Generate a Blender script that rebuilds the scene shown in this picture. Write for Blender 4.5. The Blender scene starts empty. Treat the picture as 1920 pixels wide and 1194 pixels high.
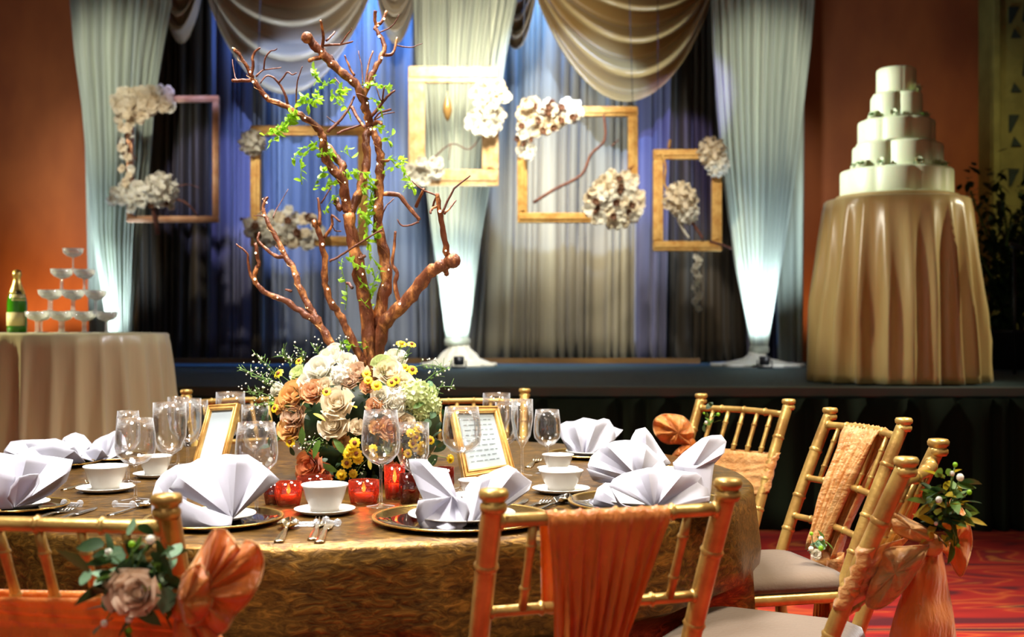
import bpy, math, random
from mathutils import Vector, Matrix, noise
R = random.Random(7)
SC = bpy.context.scene
COL = SC.collection
PI = math.pi
F = 2200.0; CX = 960.0; HY = 609.0; H = 1.19

# ------------------------------------------------------------------ camera
cam = bpy.data.cameras.new('camera'); camo = bpy.data.objects.new('camera', cam); COL.objects.link(camo)
camo.location = (0, 0, H); camo.rotation_euler = (PI/2, 0, 0)
cam.lens = 36*F/1920; cam.sensor_width = 36; cam.shift_y = 12/1920
cam.clip_start = .05; cam.clip_end = 60
cam.dof.use_dof = True; cam.dof.focus_distance = 2.95; cam.dof.aperture_fstop = 3.6
SC.camera = camo
# ------------------------------------------------------------------ world, exposure
w = bpy.data.worlds.new('world'); SC.world = w; w.use_nodes = True
w.node_tree.nodes['Background'].inputs[0].default_value = (1.0, .87, .72, 1)
w.node_tree.nodes['Background'].inputs[1].default_value = .26
vs = SC.view_settings
vs.view_transform = 'Standard'; vs.look = 'None'; vs.gamma = 1; vs.use_curve_mapping = False; vs.exposure = 0.0
SC.cycles.max_bounces = 8; SC.cycles.transparent_max_bounces = 24; SC.cycles.caustics_reflective = False; SC.cycles.caustics_refractive = False
SC.cycles.sample_clamp_indirect = 4

# ------------------------------------------------------------------ lights of the room, and added fill spots
def aim(o, tgt):
    d = Vector(tgt)-o.location
    o.rotation_euler = d.to_track_quat('-Z', 'Y').to_euler()
def area(name, loc, tgt, size, power, color, sy=None, spread=PI):
    l = bpy.data.lights.new(name, 'AREA'); l.energy = power; l.color = color; l.size = size
    if sy: l.shape = 'RECTANGLE'; l.size_y = sy
    l.spread = spread
    o = bpy.data.objects.new(name, l); COL.objects.link(o); o.location = loc; aim(o, tgt); return o
def spot(name, loc, tgt, power, color, deg, blend=.3, rad=.05):
    l = bpy.data.lights.new(name, 'SPOT'); l.energy = power; l.color = color; l.spot_size = math.radians(deg); l.spot_blend = blend
    l.shadow_soft_size = rad
    o = bpy.data.objects.new(name, l); COL.objects.link(o); o.location = loc; aim(o, tgt); return o
area('ceiling_panel_light', (-.6, 4.4, 4.6), (-.4, 3.3, .7), 1.4, 80, (1.0, .97, .93), spread=1.25)
area('hall_light', (2.6, 2.8, 4.6), (1.1, 3.3, .5), 1.0, 70, (1.0, .90, .72), spread=1.3)
area('table_downlight', (-1.6, 1.7, 4.6), (-.5, 3.0, .8), .8, 55, (1.0, .95, .88), spread=1.1)
spot('near_chairs_fill', (-.9, -1.2, 3.2), (.2, 2.0, .75), 62, (1.0, .88, .72), 60, .8, .25)  # added warm fill from behind the camera, not a fixture of the hall
for x, tx, pw, dg in ((-2.6, -3.5, 620, 22), (-.2, -.47, 240, 20), (2.0, 2.17, 620, 22)):
    spot('column_fill_spot', (x, 6.3, 4.9), (tx, 10.1, 3.2), pw, (.98, 1.0, .88), dg, 1, .1)  # spots added to brighten the columns while the walls stay dim
spot('swag_fill_spot', (-.6, 6.9, 4.2), (-.35, 10.9, 3.9), 330, (1.0, .93, .78), 50, .8, .2)  # wide spot added to brighten the swags
spot('curtain_low_light', (-.2, 7.6, 4.8), (.1, 11.2, 1.3), 1500, (1.0, .93, .74), 46, .7, .5)
for fx, fz, fp in ((-2.85, 2.5, 620), (-1.75, 2.3, 620), (-.5, 2.8, 80), (.55, 2.5, 300), (1.45, 2.2, 620)):
    spot('frame_fill_spot', (fx-.9, 6.0, 4.3), (fx, 9.6, fz), fp, (1.0, .93, .78), 15, .7, .08)  # one narrow spot added per frame, only to brighten it
spot('cake_table_light', (5.4, 6.7, 2.8), (2.5, 7.3, 1.3), 270, (1.0, .93, .66), 32, .7, .1)
spot('cake_cloth_light', (.2, 6.5, 2.4), (2.4, 7.2, 1.3), 110, (1.0, .95, .80), 34, .7, .1)
spot('cake_light', (-.2, 7.1, 3.1), (2.3, 7.4, 2.38), 620, (.86, .92, 1.0), 24, .5, .06)
spot('champagne_light', (-5.2, 5.3, 2.3), (-2.4, 5.5, .8), 900, (1.0, .95, .60), 36, .6, .1)
spot('champagne_side_light', (-.2, 5.6, 2.2), (-2.2, 5.6, .8), 70, (.95, .92, 1.0), 50, .6, .1)
spot('flower_fill_spot', (-1.3, .6, 3.0), (-.42, 3.2, 1.02), 62, (1.0, .93, .78), 15, .8, .1)  # front spot added to brighten the flowers, no lamp belongs here
for tx, tz, dg, pw, cr in ((-1.95, 2.75, 21, 1300, (.30, .46, 1.0)), (.55, 2.75, 21, 1400, (.30, .50, 1.0)), (1.6, 2.6, 13, 900, (.40, .36, 1.0)), (-2.85, 2.4, 12, 900, (.45, .48, 1.0))):
    spot('blue_stage_light', (tx*.7, 6.6, 4.95), (tx, 11.3, tz), pw, cr, dg, .3, .06)
for x, pw in ((-2.35, 200), (-1.75, 220), (-1.28, 330), (.08, 330), (.45, 200)):
    spot('blue_rail_light', (x, 10.93, 5.1), (x, 11.25, 3.2), pw, (.12, .34, 1.0), 75, .8, .05)
for x, p in ((-3.55, 320), (-.47, 320), (2.1, 320)):
    spot('column_uplight', (x, 9.70, .95), (x, 10.22, 1.9), p*.75, (.66, .84, 1.0), 100, .9, .05)
for x, tx in ((-1.1, -1.75), (1.2, .85)):
    spot('swag_uplight', (x, 9.95, 1.0), (tx, 10.6, 3.3), 170, (.72, .78, 1.0), 42, .8, .05)
for x in (-.42, 2.09):
    spot('foot_fill_spot', (x+.2, 9.2, 1.35), (x, 9.95, .95), 22, (.9, .95, 1.0), 60, .8, .05)  # small low spots added to whiten the column feet
for x, p in ((-4.7, 75), (-4.05, 60), (3.10, 40)):
    spot('wall_uplight', (x, 11.0, .9), (x+.05, 11.6, 1.7), p*.8, (1.0, .62, .25), 95, 1, .1)
area('gold_wall_light', (4.4, 9.0, 4.4), (4.5, 10.9, 2.6), .5, 4, (1.0, .85, .4), spread=1.2)

# ------------------------------------------------------------------ helpers
def at(px, py, Y): return Vector(((px-CX)*Y/F, Y, H-(py-HY)*Y/F))
TZ = .754
def ont(px, py, z=TZ):
    Y = (H-z)*F/(py-HY); return Vector(((px-CX)*Y/F, Y, z))
def sc(Y): return F/Y      # pixels per metre

def link(rgb): return (rgb[0], rgb[1], rgb[2], 1)
MATS = {}
def mat(name, rgb, rough=.6, metal=0, sheen=0, spec=.5, bump=None, vary=None, emit=None, trans=0, sub=0, coat=0, aniso=None):
    m = bpy.data.materials.new(name); m.use_nodes = True; nt = m.node_tree; b = nt.nodes['Principled BSDF']
    b.inputs['Base Color'].default_value = link(rgb); b.inputs['Roughness'].default_value = rough
    b.inputs['Metallic'].default_value = metal; b.inputs['Sheen Weight'].default_value = sheen
    b.inputs['Specular IOR Level'].default_value = spec; b.inputs['Coat Weight'].default_value = coat
    if sub: b.inputs['Subsurface Weight'].default_value = sub; b.inputs['Subsurface Scale'].default_value = .02
    tc = nt.nodes.new('ShaderNodeTexCoord'); 
    def noi(scale, stretch, detail=4, rough_=.6):
        mp = nt.nodes.new('ShaderNodeMapping'); mp.inputs['Scale'].default_value = stretch
        nt.links.new(tc.outputs['Object'], mp.inputs[0])
        n = nt.nodes.new('ShaderNodeTexNoise'); n.inputs['Scale'].default_value = scale; n.inputs['Detail'].default_value = detail
        n.inputs['Roughness'].default_value = rough_
        nt.links.new(mp.outputs[0], n.inputs[0]); return n
    if bump:   # (scale, strength, stretch)
        n = noi(bump[0], bump[2] if len(bump) > 2 else (1, 1, 1))
        bp = nt.nodes.new('ShaderNodeBump'); bp.inputs['Strength'].default_value = bump[1]; bp.inputs['Distance'].default_value = bump[3] if len(bump) > 3 else .01
        nt.links.new(n.outputs[0], bp.inputs['Height']); nt.links.new(bp.outputs[0], b.inputs['Normal'])
    if vary:   # (scale, rgb2, stretch, lo, hi)
        n = noi(vary[0], vary[2] if len(vary) > 2 else (1, 1, 1))
        r = nt.nodes.new('ShaderNodeMapRange'); r.inputs[1].default_value = vary[3] if len(vary) > 3 else .35; r.inputs[2].default_value = vary[4] if len(vary) > 4 else .65
        nt.links.new(n.outputs[0], r.inputs[0])
        mx = nt.nodes.new('ShaderNodeMix'); mx.data_type = 'RGBA'
        mx.inputs[6].default_value = link(rgb); mx.inputs[7].default_value = link(vary[1])
        nt.links.new(r.outputs[0], mx.inputs[0]); nt.links.new(mx.outputs[2], b.inputs['Base Color'])
    if trans:
        out = nt.nodes['Material Output']; t = nt.nodes.new('ShaderNodeBsdfTranslucent'); t.inputs[0].default_value = link(rgb)
        mix = nt.nodes.new('ShaderNodeMixShader'); mix.inputs[0].default_value = trans
        nt.links.new(b.outputs[0], mix.inputs[1]); nt.links.new(t.outputs[0], mix.inputs[2]); nt.links.new(mix.outputs[0], out.inputs[0])
    if emit:
        b.inputs['Emission Color'].default_value = link(emit[0]); b.inputs['Emission Strength'].default_value = emit[1]
    m.use_backface_culling = False
    return m
def srgb(h):
    v = [int(h[i:i+2], 16)/255 for i in (0, 2, 4)]
    return tuple(((c+.055)/1.055)**2.4 if c > .04 else c/12.92 for c in v)
def glassmat(name, tint=(1, 1, 1), refl=1, solid=.03, milk_glint=0, mcol=(.95, .96, 1, 1)):
    m = bpy.data.materials.new(name); m.use_nodes = True; nt = m.node_tree; nt.nodes.remove(nt.nodes['Principled BSDF'])
    out = nt.nodes['Material Output']
    lw = nt.nodes.new('ShaderNodeLayerWeight'); lw.inputs[0].default_value = .32
    tr = nt.nodes.new('ShaderNodeBsdfTransparent'); tr.inputs[0].default_value = link(tint)
    gl = nt.nodes.new('ShaderNodeBsdfGlossy'); gl.inputs['Roughness'].default_value = .04; gl.inputs[0].default_value = (refl, refl, refl, 1)
    mr = nt.nodes.new('ShaderNodeMapRange'); mr.inputs[1].default_value = 0; mr.inputs[2].default_value = 1; mr.inputs[3].default_value = solid; mr.inputs[4].default_value = .55
    nt.links.new(lw.outputs['Fresnel'], mr.inputs[0])
    mx = nt.nodes.new('ShaderNodeMixShader'); nt.links.new(mr.outputs[0], mx.inputs[0])
    nt.links.new(tr.outputs[0], mx.inputs[1]); nt.links.new(gl.outputs[0], mx.inputs[2])
    if not milk_glint: nt.links.new(mx.outputs[0], out.inputs[0])
    else:
        df = nt.nodes.new('ShaderNodeBsdfDiffuse'); df.inputs[0].default_value = mcol; tl = nt.nodes.new('ShaderNodeBsdfTranslucent'); tl.inputs[0].default_value = mcol
        m1 = nt.nodes.new('ShaderNodeMixShader'); m1.inputs[0].default_value = .5; nt.links.new(df.outputs[0], m1.inputs[1]); nt.links.new(tl.outputs[0], m1.inputs[2])
        m2 = nt.nodes.new('ShaderNodeMixShader'); fc = nt.nodes.new('ShaderNodeLayerWeight'); fc.inputs[0].default_value = .5
        pw = nt.nodes.new('ShaderNodeMath'); pw.operation = 'POWER'; pw.inputs[1].default_value = 9; nt.links.new(fc.outputs['Facing'], pw.inputs[0])  # bright rim highlights painted in as a pale diffuse edge
        ml = nt.nodes.new('ShaderNodeMath'); ml.operation = 'MULTIPLY_ADD'; ml.inputs[1].default_value = .8; ml.inputs[2].default_value = milk_glint; nt.links.new(pw.outputs[0], ml.inputs[0]); nt.links.new(ml.outputs[0], m2.inputs[0]); nt.links.new(mx.outputs[0], m2.inputs[1]); nt.links.new(m1.outputs[0], m2.inputs[2]); nt.links.new(m2.outputs[0], out.inputs[0])
    return m

class MB:
    def __init__(s): s.v = []; s.f = []
    def add(s, vs_, fs):
        o = len(s.v); s.v += [Vector(v) for v in vs_]; s.f += [tuple(i+o for i in f) for f in fs]; return s
    def box(s, c, d, rz=0, bev=0):
        c = Vector(c); M = Matrix.Rotation(rz, 3, 'Z'); x, y, z = d[0]/2, d[1]/2, d[2]/2
        if not bev:
            P = [(-x,-y,-z),(x,-y,-z),(x,y,-z),(-x,y,-z),(-x,-y,z),(x,-y,z),(x,y,z),(-x,y,z)]
            return s.add([c+M@Vector(p) for p in P], [(3,2,1,0),(4,5,6,7),(0,1,5,4),(1,2,6,5),(2,3,7,6),(3,0,4,7)])
        b = bev; rings = []
        for zz, i in ((-z, b), (-z+b, 0), (z-b, 0), (z, b)):
            ring = []
            for sx, sy in ((-1,-1),(1,-1),(1,1),(-1,1)):
                X, Y = sx*(x-i), sy*(y-i)
                if (sx*sy) > 0: ring += [(X, Y-sy*b, zz), (X-sx*b, Y, zz)] if sx < 0 and sy < 0 else [(X, Y-sy*b, zz), (X-sx*b, Y, zz)]
                else: ring += [(X-sx*b, Y, zz), (X, Y-sy*b, zz)]
            rings.append(ring)
        rings = [sorted(r, key=lambda p: math.atan2(p[1], p[0])) for r in rings]
        V = [c+M@Vector(p) for r in rings for p in r]; fs = []
        for k in range(3):
            for j in range(8): a = k*8; fs.append((a+j, a+(j+1) % 8, a+8+(j+1) % 8, a+8+j))
        fs.append(tuple(range(7, -1, -1))); fs.append(tuple(range(24, 32)))
        return s.add(V, fs)
    def tube(s, pts, r, n=8, caps=True):
        pts = [Vector(p) for p in pts]; k = len(pts); rr = r if isinstance(r, (list, tuple)) else [r]*k
        V = []; fs = []; prev = None
        for i, p in enumerate(pts):
            t = (pts[min(i+1, k-1)]-pts[max(i-1, 0)])
            t = t.normalized() if t.length > 1e-9 else Vector((0, 0, 1))
            if prev is None:
                a = Vector((0, 1, 0)) if abs(t.y) < .9 else Vector((1, 0, 0)); u = t.cross(a).normalized()
            else:
                u = prev-t*prev.dot(t); u = u.normalized() if u.length > 1e-6 else t.orthogonal().normalized()
            prev = u; w_ = t.cross(u)
            for j in range(n):
                an = 2*PI*j/n; V.append(p+(u*math.cos(an)+w_*math.sin(an))*rr[i])
        for i in range(k-1):
            for j in range(n): fs.append((i*n+j, i*n+(j+1) % n, (i+1)*n+(j+1) % n, (i+1)*n+j))
        if caps: fs.append(tuple(range(n-1, -1, -1))); fs.append(tuple((k-1)*n+j for j in range(n)))
        return s.add(V, fs)
    def lathe(s, prof, c=(0, 0, 0), n=24, closed=False, rfun=None):
        c = Vector(c); V = []; fs = []; k = len(prof)
        for r, z in prof:
            for j in range(n):
                a = 2*PI*j/n; q = r*(rfun(a, r, z) if rfun else 1); V.append(c+Vector((q*math.cos(a), q*math.sin(a), z)))
        for i in range(k-1 if not closed else k):
            i2 = (i+1) % k
            for j in range(n): fs.append((i*n+j, i*n+(j+1) % n, i2*n+(j+1) % n, i2*n+j))
        if not closed:
            if prof[0][0] > 1e-5: fs.append(tuple(range(n-1, -1, -1)))
            if prof[-1][0] > 1e-5: fs.append(tuple((k-1)*n+j for j in range(n)))
        return s.add(V, fs)
    def ball(s, c, r, n=8, m=5, sq=(1, 1, 1)):
        prof = [(r*math.sin(PI*i/m), -r*math.cos(PI*i/m)) for i in range(m+1)]
        c = Vector(c); V = []; fs = []
        for q, z in prof:
            for j in range(n): a = 2*PI*j/n; V.append(c+Vector((q*math.cos(a)*sq[0], q*math.sin(a)*sq[1], z*sq[2])))
        for i in range(m):
            for j in range(n): fs.append((i*n+j, i*n+(j+1) % n, (i+1)*n+(j+1) % n, (i+1)*n+j))
        return s.add(V, fs)
    def grid(s, rows, wrap=False):
        n = len(rows[0]); V = [p for r in rows for p in r]; fs = []
        for i in range(len(rows)-1):
            for j in range(n if wrap else n-1): fs.append((i*n+j, i*n+(j+1) % n, (i+1)*n+(j+1) % n, (i+1)*n+j))
        return s.add(V, fs)
    def mesh(s, name, org=None, smooth=True):
        me = bpy.data.meshes.new(name); o = Vector(org) if org is not None else Vector()
        me.from_pydata([v-o for v in s.v], [], s.f); me.validate()
        if smooth: me.shade_smooth() if hasattr(me, 'shade_smooth') else None
        return me
    def build(s, name, m, parent=None, smooth=True, world=False, thick=0, sub=0, auto=None):
        """parent given and world=True: the vertices are world coordinates of a thing at parent.location"""
        org = parent_org(parent) if (parent is not None and world) else None
        me = s.mesh(name, org, smooth); return obj(name, me, m, parent, thick, sub, auto)
def parent_org(p):
    o = Vector(p.location)
    while p.parent is not None: p = p.parent; o = o+Vector(p.location)
    return o
def obj(name, me, m, parent=None, thick=0, sub=0, auto=None):
    if m and not me.materials: me.materials.append(m)
    if auto: me.set_sharp_from_angle(angle=math.radians(auto))
    o = bpy.data.objects.new(name, me); COL.objects.link(o)
    if parent is not None: o.parent = parent
    if thick:
        md = o.modifiers.new('solidify', 'SOLIDIFY'); md.thickness = thick; md.offset = 0
    if sub:
        md = o.modifiers.new('subsurf', 'SUBSURF'); md.levels = sub; md.render_levels = sub
    return o
def tag(o, label=None, cat=None, group=None, kind=None):
    if label: o['label'] = label
    if cat: o['category'] = cat
    if group: o['group'] = group
    if kind: o['kind'] = kind
    return o
def thing(name, label, cat, loc=(0, 0, 0), rz=0, group=None):
    o = bpy.data.objects.new(name, None); COL.objects.link(o); o.location = loc; o.rotation_euler = (0, 0, rz)
    o.empty_display_size = .05
    return tag(o, label, cat, group)
def dup(root, loc, rz=None, label=None, group=None, scale=None):
    r = root.copy(); COL.objects.link(r); r.location = loc
    if rz is not None: r.rotation_euler = (0, 0, rz)
    if scale: r.scale = scale
    if label: r['label'] = label
    if group: r['group'] = group
    for ch in list(root.children):
        c = ch.copy(); COL.objects.link(c); c.parent = r
        for g in list(ch.children):
            d = g.copy(); COL.objects.link(d); d.parent = c
    return r
def lerp(a, b, t): return a+(b-a)*t
def table_lookup(tab, t):
    if t <= tab[0][0]: return tab[0][1:]
    for (a, b) in zip(tab, tab[1:]):
        if t <= b[0]:
            k = (t-a[0])/(b[0]-a[0]); return tuple(lerp(p, q, k) for p, q in zip(a[1:], b[1:]))
    return tab[-1][1:]
def cr(pts, n=4):
    """Catmull-Rom through points (tuples)"""
    out = []; k = len(pts)
    for i in range(k-1):
        p0, p1, p2, p3 = pts[max(i-1, 0)], pts[i], pts[i+1], pts[min(i+2, k-1)]
        for j in range(n):
            t = j/n
            out.append(tuple(.5*((2*b)+(-a+c)*t+(2*a-5*b+4*c-d)*t*t+(-a+3*b-3*c+d)*t**3) for a, b, c, d in zip(p0, p1, p2, p3)))
    out.append(tuple(pts[-1])); return out

# ------------------------------------------------------------------ materials
M_gold = mat('gold_chair_paint', (.62, .40, .11), .34, .5, bump=(60, .15), vary=(11, (.38, .20, .05)))
M_goldframe = mat('gold_frame_wood', srgb('e8bd6e'), .45, .35, bump=(40, .2), vary=(14, srgb('c98f45')))
M_paleframe = mat('pale_gold_frame_wood', srgb('f2d3a0'), .5, .15, bump=(40, .2), vary=(12, srgb('d8a869')))
M_copperframe = mat('rose_gold_frame_wood', srgb('e0b088'), .4, .35, bump=(40, .2), vary=(10, srgb('c98d62')))
M_cushion = mat('brown_velvet', srgb('604a34'), .8, sheen=.5, bump=(90, .15))
M_org = mat('orange_organza', srgb('ee9a48'), .34, sheen=.3, bump=(34, .9, (1, 1, .3), .012), vary=(12, srgb('d87a2c'), (1, 1, .3)), trans=.3)
M_peach = mat('peach_organza', srgb('e8b470'), .34, sheen=.3, bump=(40, .9, (.35, 1, 1), .012), vary=(18, srgb('d08c44'), (.3, 1, 1)), trans=.32)
M_napkin = mat('white_linen', srgb('c8c7d4'), .85, sheen=.2, bump=(350, .12, (1, 1, 1), .002), trans=.22)
M_china = mat('white_china', srgb('f6f3ec'), .12, coat=.4)
M_charger = mat('dark_charger_glass', (.02, .015, .012), .08, spec=.8, coat=1)
M_chrim = mat('gold_rim', (.75, .48, .14), .25, .9)
M_silver = mat('cutlery_steel', (.75, .73, .68), .18, 1)
M_silverg = mat('cutlery_gold', (.80, .66, .42), .22, 1)
M_glass = glassmat('clear_glass', milk_glint=.006)
M_crystal = glassmat('crystal_glass', (.98, .99, 1), 1.0, .14, .24)  # pale mix raised so white glints are painted into the coupes
M_bark = mat('copper_bark', (.17, .048, .018), .42, .1, bump=(55, .9, (1, 1, .35), .01), vary=(30, (.66, .26, .08), (1, 1, .6), .5, .66))
M_twig = mat('dark_twig_bark', (.10, .028, .02), .55, bump=(70, .6), vary=(20, (.22, .07, .035)))
M_bulb = mat('fairy_bulb', (1, .9, .7), .3, emit=((1, .70, .36), 7))
M_wire = mat('copper_wire', (.5, .25, .1), .35, .9)
M_leafB = mat('fresh_leaf', srgb('b0dc3c'), .5, vary=(30, srgb('78ae2a')), trans=.45)
M_leafD = mat('dark_leaf', srgb('2f4a22'), .45, vary=(25, srgb('1c3018')), trans=.15)
M_leafM = mat('mid_leaf', srgb('5d7d2e'), .45, vary=(25, srgb('3c5c22')), trans=.25)
M_leafE = mat('eucalyptus_leaf', srgb('86a886'), .5, vary=(20, srgb('5e8a62')), trans=.2)
M_leafY = mat('yellow_leaf', srgb('c9b32e'), .5, vary=(25, srgb('a08a20')), trans=.25)
M_stem = mat('green_stem', srgb('5f7f35'), .6)
M_cream = mat('cream_petal', srgb('f8ecd4'), .6, sheen=.2, trans=.25, vary=(30, srgb('ecd9b4')))
M_white = mat('white_petal', srgb('fbf8ee'), .6, sheen=.2, trans=.25, vary=(30, srgb('efe9d2')))
M_tan = mat('tan_rose_petal', srgb('ecc07e'), .6, sheen=.2, trans=.25, vary=(30, srgb('d59a4a')))
M_peachp = mat('peach_petal', srgb('eec398'), .6, sheen=.2, trans=.25, vary=(30, srgb('d9985e')))
M_greenp = mat('green_white_petal', srgb('dfe6b0'), .6, sheen=.2, trans=.25, vary=(30, srgb('bccb7c')))
M_orangep = mat('orange_petal', srgb('ef9a5a'), .6, sheen=.3, trans=.25, vary=(40, srgb('d56a2c')))
M_pinkp = mat('dusty_pink_petal', srgb('ead0b4'), .6, sheen=.2, trans=.25, vary=(30, srgb('c49a78')))
M_yellow = mat('yellow_petal', srgb('f2c81e'), .5, trans=.2)
M_brownc = mat('brown_flower_eye', srgb('7a3a10'), .7)
M_burg = mat('burgundy_petal', srgb('6a4228'), .7)
M_red = glassmat('red_votive_glass', (.78, .20, .12), .9, .12, .14, (.60, .12, .06, 1))
M_redk = glassmat('dark_red_glass', (.42, .07, .04), .9, .12, .16, (.35, .05, .03, 1))
M_wax = mat('candle_wax', srgb('f5dcb8'), .5, sub=.3)
M_flame = mat('candle_flame', (1, .6, .2), .5, emit=((1, .55, .16), 40))
M_paper = mat('menu_paper', srgb('a6b0b4'), .8)
M_ink = mat('menu_print', srgb('6c7274'), .8)
M_carpet = None
M_satin = mat('champagne_satin', srgb('d4c384'), .28, sheen=.2, bump=(30, .10, (1, 1, .1)), vary=(4, srgb('b8985e'), (1, 1, .15)))
M_satin2 = mat('ivory_satin', srgb('cfc693'), .32, sheen=.2, bump=(30, .10, (1, 1, .1)), vary=(4, srgb('b0a27c'), (1, 1, .1)))
M_swag = mat('taupe_swag_satin', srgb('b5a488'), .3, sheen=.3, bump=(14, .08))
M_swaggold = mat('gold_swag_satin', srgb('ae9058'), .3, sheen=.2, bump=(14, .08))
M_sheer = mat('ivory_voile', srgb('d5dac2'), .6, sheen=.4, bump=(24, .2, (1, 1, .08)), vary=(7, srgb('a3a898'), (1, 1, .04)), trans=.25)
M_curtC = mat('beige_curtain', srgb('b3a88c'), .6, sheen=.3, vary=(6, srgb('857a66'), (1, 1, .03)))
M_curtB = mat('blue_grey_curtain', srgb('98a0ae'), .55, sheen=.3, vary=(6, srgb('6c7488'), (1, 1, .03)))
M_curtD = mat('dark_brown_curtain', srgb('1c1710'), .5, sheen=.25, vary=(6, srgb('3c2e1a'), (1, 1, .03)))
M_curtV = mat('violet_grey_curtain', srgb('615f7c'), .55, sheen=.3, vary=(6, srgb('45435a'), (1, 1, .03)))
M_wall = mat('orange_wall_paint', srgb('a85a28'), .75, bump=(3, .2), vary=(1.2, srgb('86401c'), (1, 1, .5)))
M_stagetop = mat('stage_carpet', srgb('34525c'), .7, bump=(300, .3), vary=(30, srgb('22363c')))
M_skirt = mat('black_green_skirt', srgb('1c261c'), .9, spec=.15)
M_lip = mat('stage_lip', srgb('59625a'), .6)
M_woodtrim = mat('golden_wood_trim', srgb('8a6430'), .5, vary=(8, srgb('6a4820'), (.2, 1, 1)))
M_ceil = mat('ceiling_paint', srgb('8a7a64'), .9)
M_fond = mat('ivory_fondant', srgb('d8ddac'), .45, sub=.1, bump=(60, .04))
M_board = mat('cake_board', srgb('c9ad74'), .4, .3)
M_pillar = mat('olive_pillar', srgb('8f8a4a'), .6, vary=(4, srgb('77723a')))
M_pillard = mat('carved_inlay', srgb('22312c'), .7)
M_greenb = mat('green_bottle', srgb('4ea51e'), .06, coat=1, trans=.25, vary=(6, srgb('2f7a12')))
M_foil = mat('gold_foil', srgb('e6c872'), .3, .7, bump=(40, .4))
M_label = mat('cream_bottle_label', srgb('e8d9a4'), .6)
M_black = mat('black_metal', (.01, .01, .012), .4)
M_string = mat('dark_string', srgb('3a3a3c'), .7)
M_orn = mat('amber_ornament', srgb('b08a50'), .25, .3)
M_bead = mat('pearl_bead', srgb('f2f0f2'), .15, coat=1)
# ================================================================== THE SETTING
SZ = .83; SF = 6.85; SB = 11.6
XL, XR = -6.5, 7.0
tag(MB().box(((XL+XR)/2, 11.7, 2.6), (XR-XL, .2, 5.2)).build('wall_back', M_wall, smooth=False), kind='structure')
tag(MB().box((XL-.1, 4.8, 2.6), (.2, 14, 5.2)).build('wall_left', M_wall, smooth=False), kind='structure')
tag(MB().box((XR+.1, 4.8, 2.6), (.2, 14, 5.2)).build('wall_right', M_wall, smooth=False), kind='structure')
tag(MB().box(((XL+XR)/2, 4.8, 5.3), (XR-XL, 14, .2)).build('ceiling', M_ceil, smooth=False), kind='structure')
# patterned red carpet
def carpet():
    m = bpy.data.materials.new('red_carpet'); m.use_nodes = True; nt = m.node_tree; b = nt.nodes['Principled BSDF']
    b.inputs['Roughness'].default_value = .95
    tc = nt.nodes.new('ShaderNodeTexCoord'); mp = nt.nodes.new('ShaderNodeMapping'); mp.inputs['Scale'].default_value = (.55, 1.5, 1)
    nt.links.new(tc.outputs['Object'], mp.inputs[0])
    wv = nt.nodes.new('ShaderNodeTexNoise'); wv.inputs['Scale'].default_value = 2.1; wv.inputs['Detail'].default_value = 1.0; wv.inputs['Distortion'].default_value = 1.6
    nt.links.new(mp.outputs[0], wv.inputs[0])
    rp = nt.nodes.new('ShaderNodeValToRGB')
    e = rp.color_ramp.elements; e[0].position = .33; e[0].color = link(srgb('5c0e1a')); e[1].position = .40; e[1].color = link(srgb('9a1210'))
    for q_, c in ((.50, 'ac1c12'), (.53, 'c04e20'), (.56, 'a01a12'), (.62, '861018'), (.66, 'c0682a'), (.70, '4e1020')):
        q = e.new(q_); q.color = link(srgb(c))
    nt.links.new(wv.outputs[0], rp.inputs[0]); nt.links.new(rp.outputs[0], b.inputs['Base Color'])
    n = nt.nodes.new('ShaderNodeTexNoise'); n.inputs['Scale'].default_value = 250; bp = nt.nodes.new('ShaderNodeBump'); bp.inputs['Strength'].default_value = .4
    nt.links.new(n.outputs[0], bp.inputs['Height']); nt.links.new(bp.outputs[0], b.inputs['Normal'])
    return m
tag(MB().box(((XL+XR)/2, 4.8, -.05), (XR-XL, 14, .1)).build('floor', carpet(), smooth=False), kind='structure')
tag(MB().box(((XL+XR)/2, (SF+SB)/2, SZ-.06), (XR-XL-.02, SB-SF, .12)).build('floor_stage', M_stagetop, smooth=False), kind='structure')
tag(MB().box(((XL+XR)/2, SF-.015, SZ-.03), (XR-XL-.02, .03, .062), bev=.008).build('trim_1', M_lip, smooth=False), kind='structure')
# pleated skirt
def curtain(name, tab, Yc, ztop, zbot, folds, amp, m, seed=0, nu=None, rows=24, taper=None, lab=None, cat='curtain', grp=None, sway=.25, parent=None):
    """tab: rows (z, x_left, x_right) from bottom to top"""
    rr = random.Random(seed); ph = [rr.uniform(-.35, .35) for _ in range(folds+2)]; am = [rr.uniform(.6, 1.25) for _ in range(folds+2)]
    nu = nu or folds*7; g = []
    for i in range(rows+1):
        z = lerp(ztop, zbot, i/rows); xl, xr = table_lookup(tab, z); row = []
        k = (taper(z) if taper else 1)
        for j in range(nu+1):
            u = j/nu; uw = u+(.35/folds)*math.sin(2*PI*u*folds*.23+seed)+(.25/folds)*math.sin(2*PI*u*folds*.41+2*seed); fu = min(max(uw, 0)*folds, folds+.5); c = int(fu); fr = fu-c
            a = lerp(am[c], am[c+1], fr); p = lerp(ph[c], ph[c+1], fr)
            s_ = math.sin(2*PI*(fu+p*.6)+sway*math.sin(z*1.3+c*.7+seed)); s_ = math.copysign(abs(s_)**.9, s_)
            row.append(Vector((lerp(xl, xr, u)+.25*amp*k*math.cos(2*PI*fu+p)*a, Yc+amp*k*a*s_, z)))
        g.append(row)
    o = MB().grid(g).build(name, m, parent, thick=.006)
    if lab: tag(o, lab, cat, grp)
    return o
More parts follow.
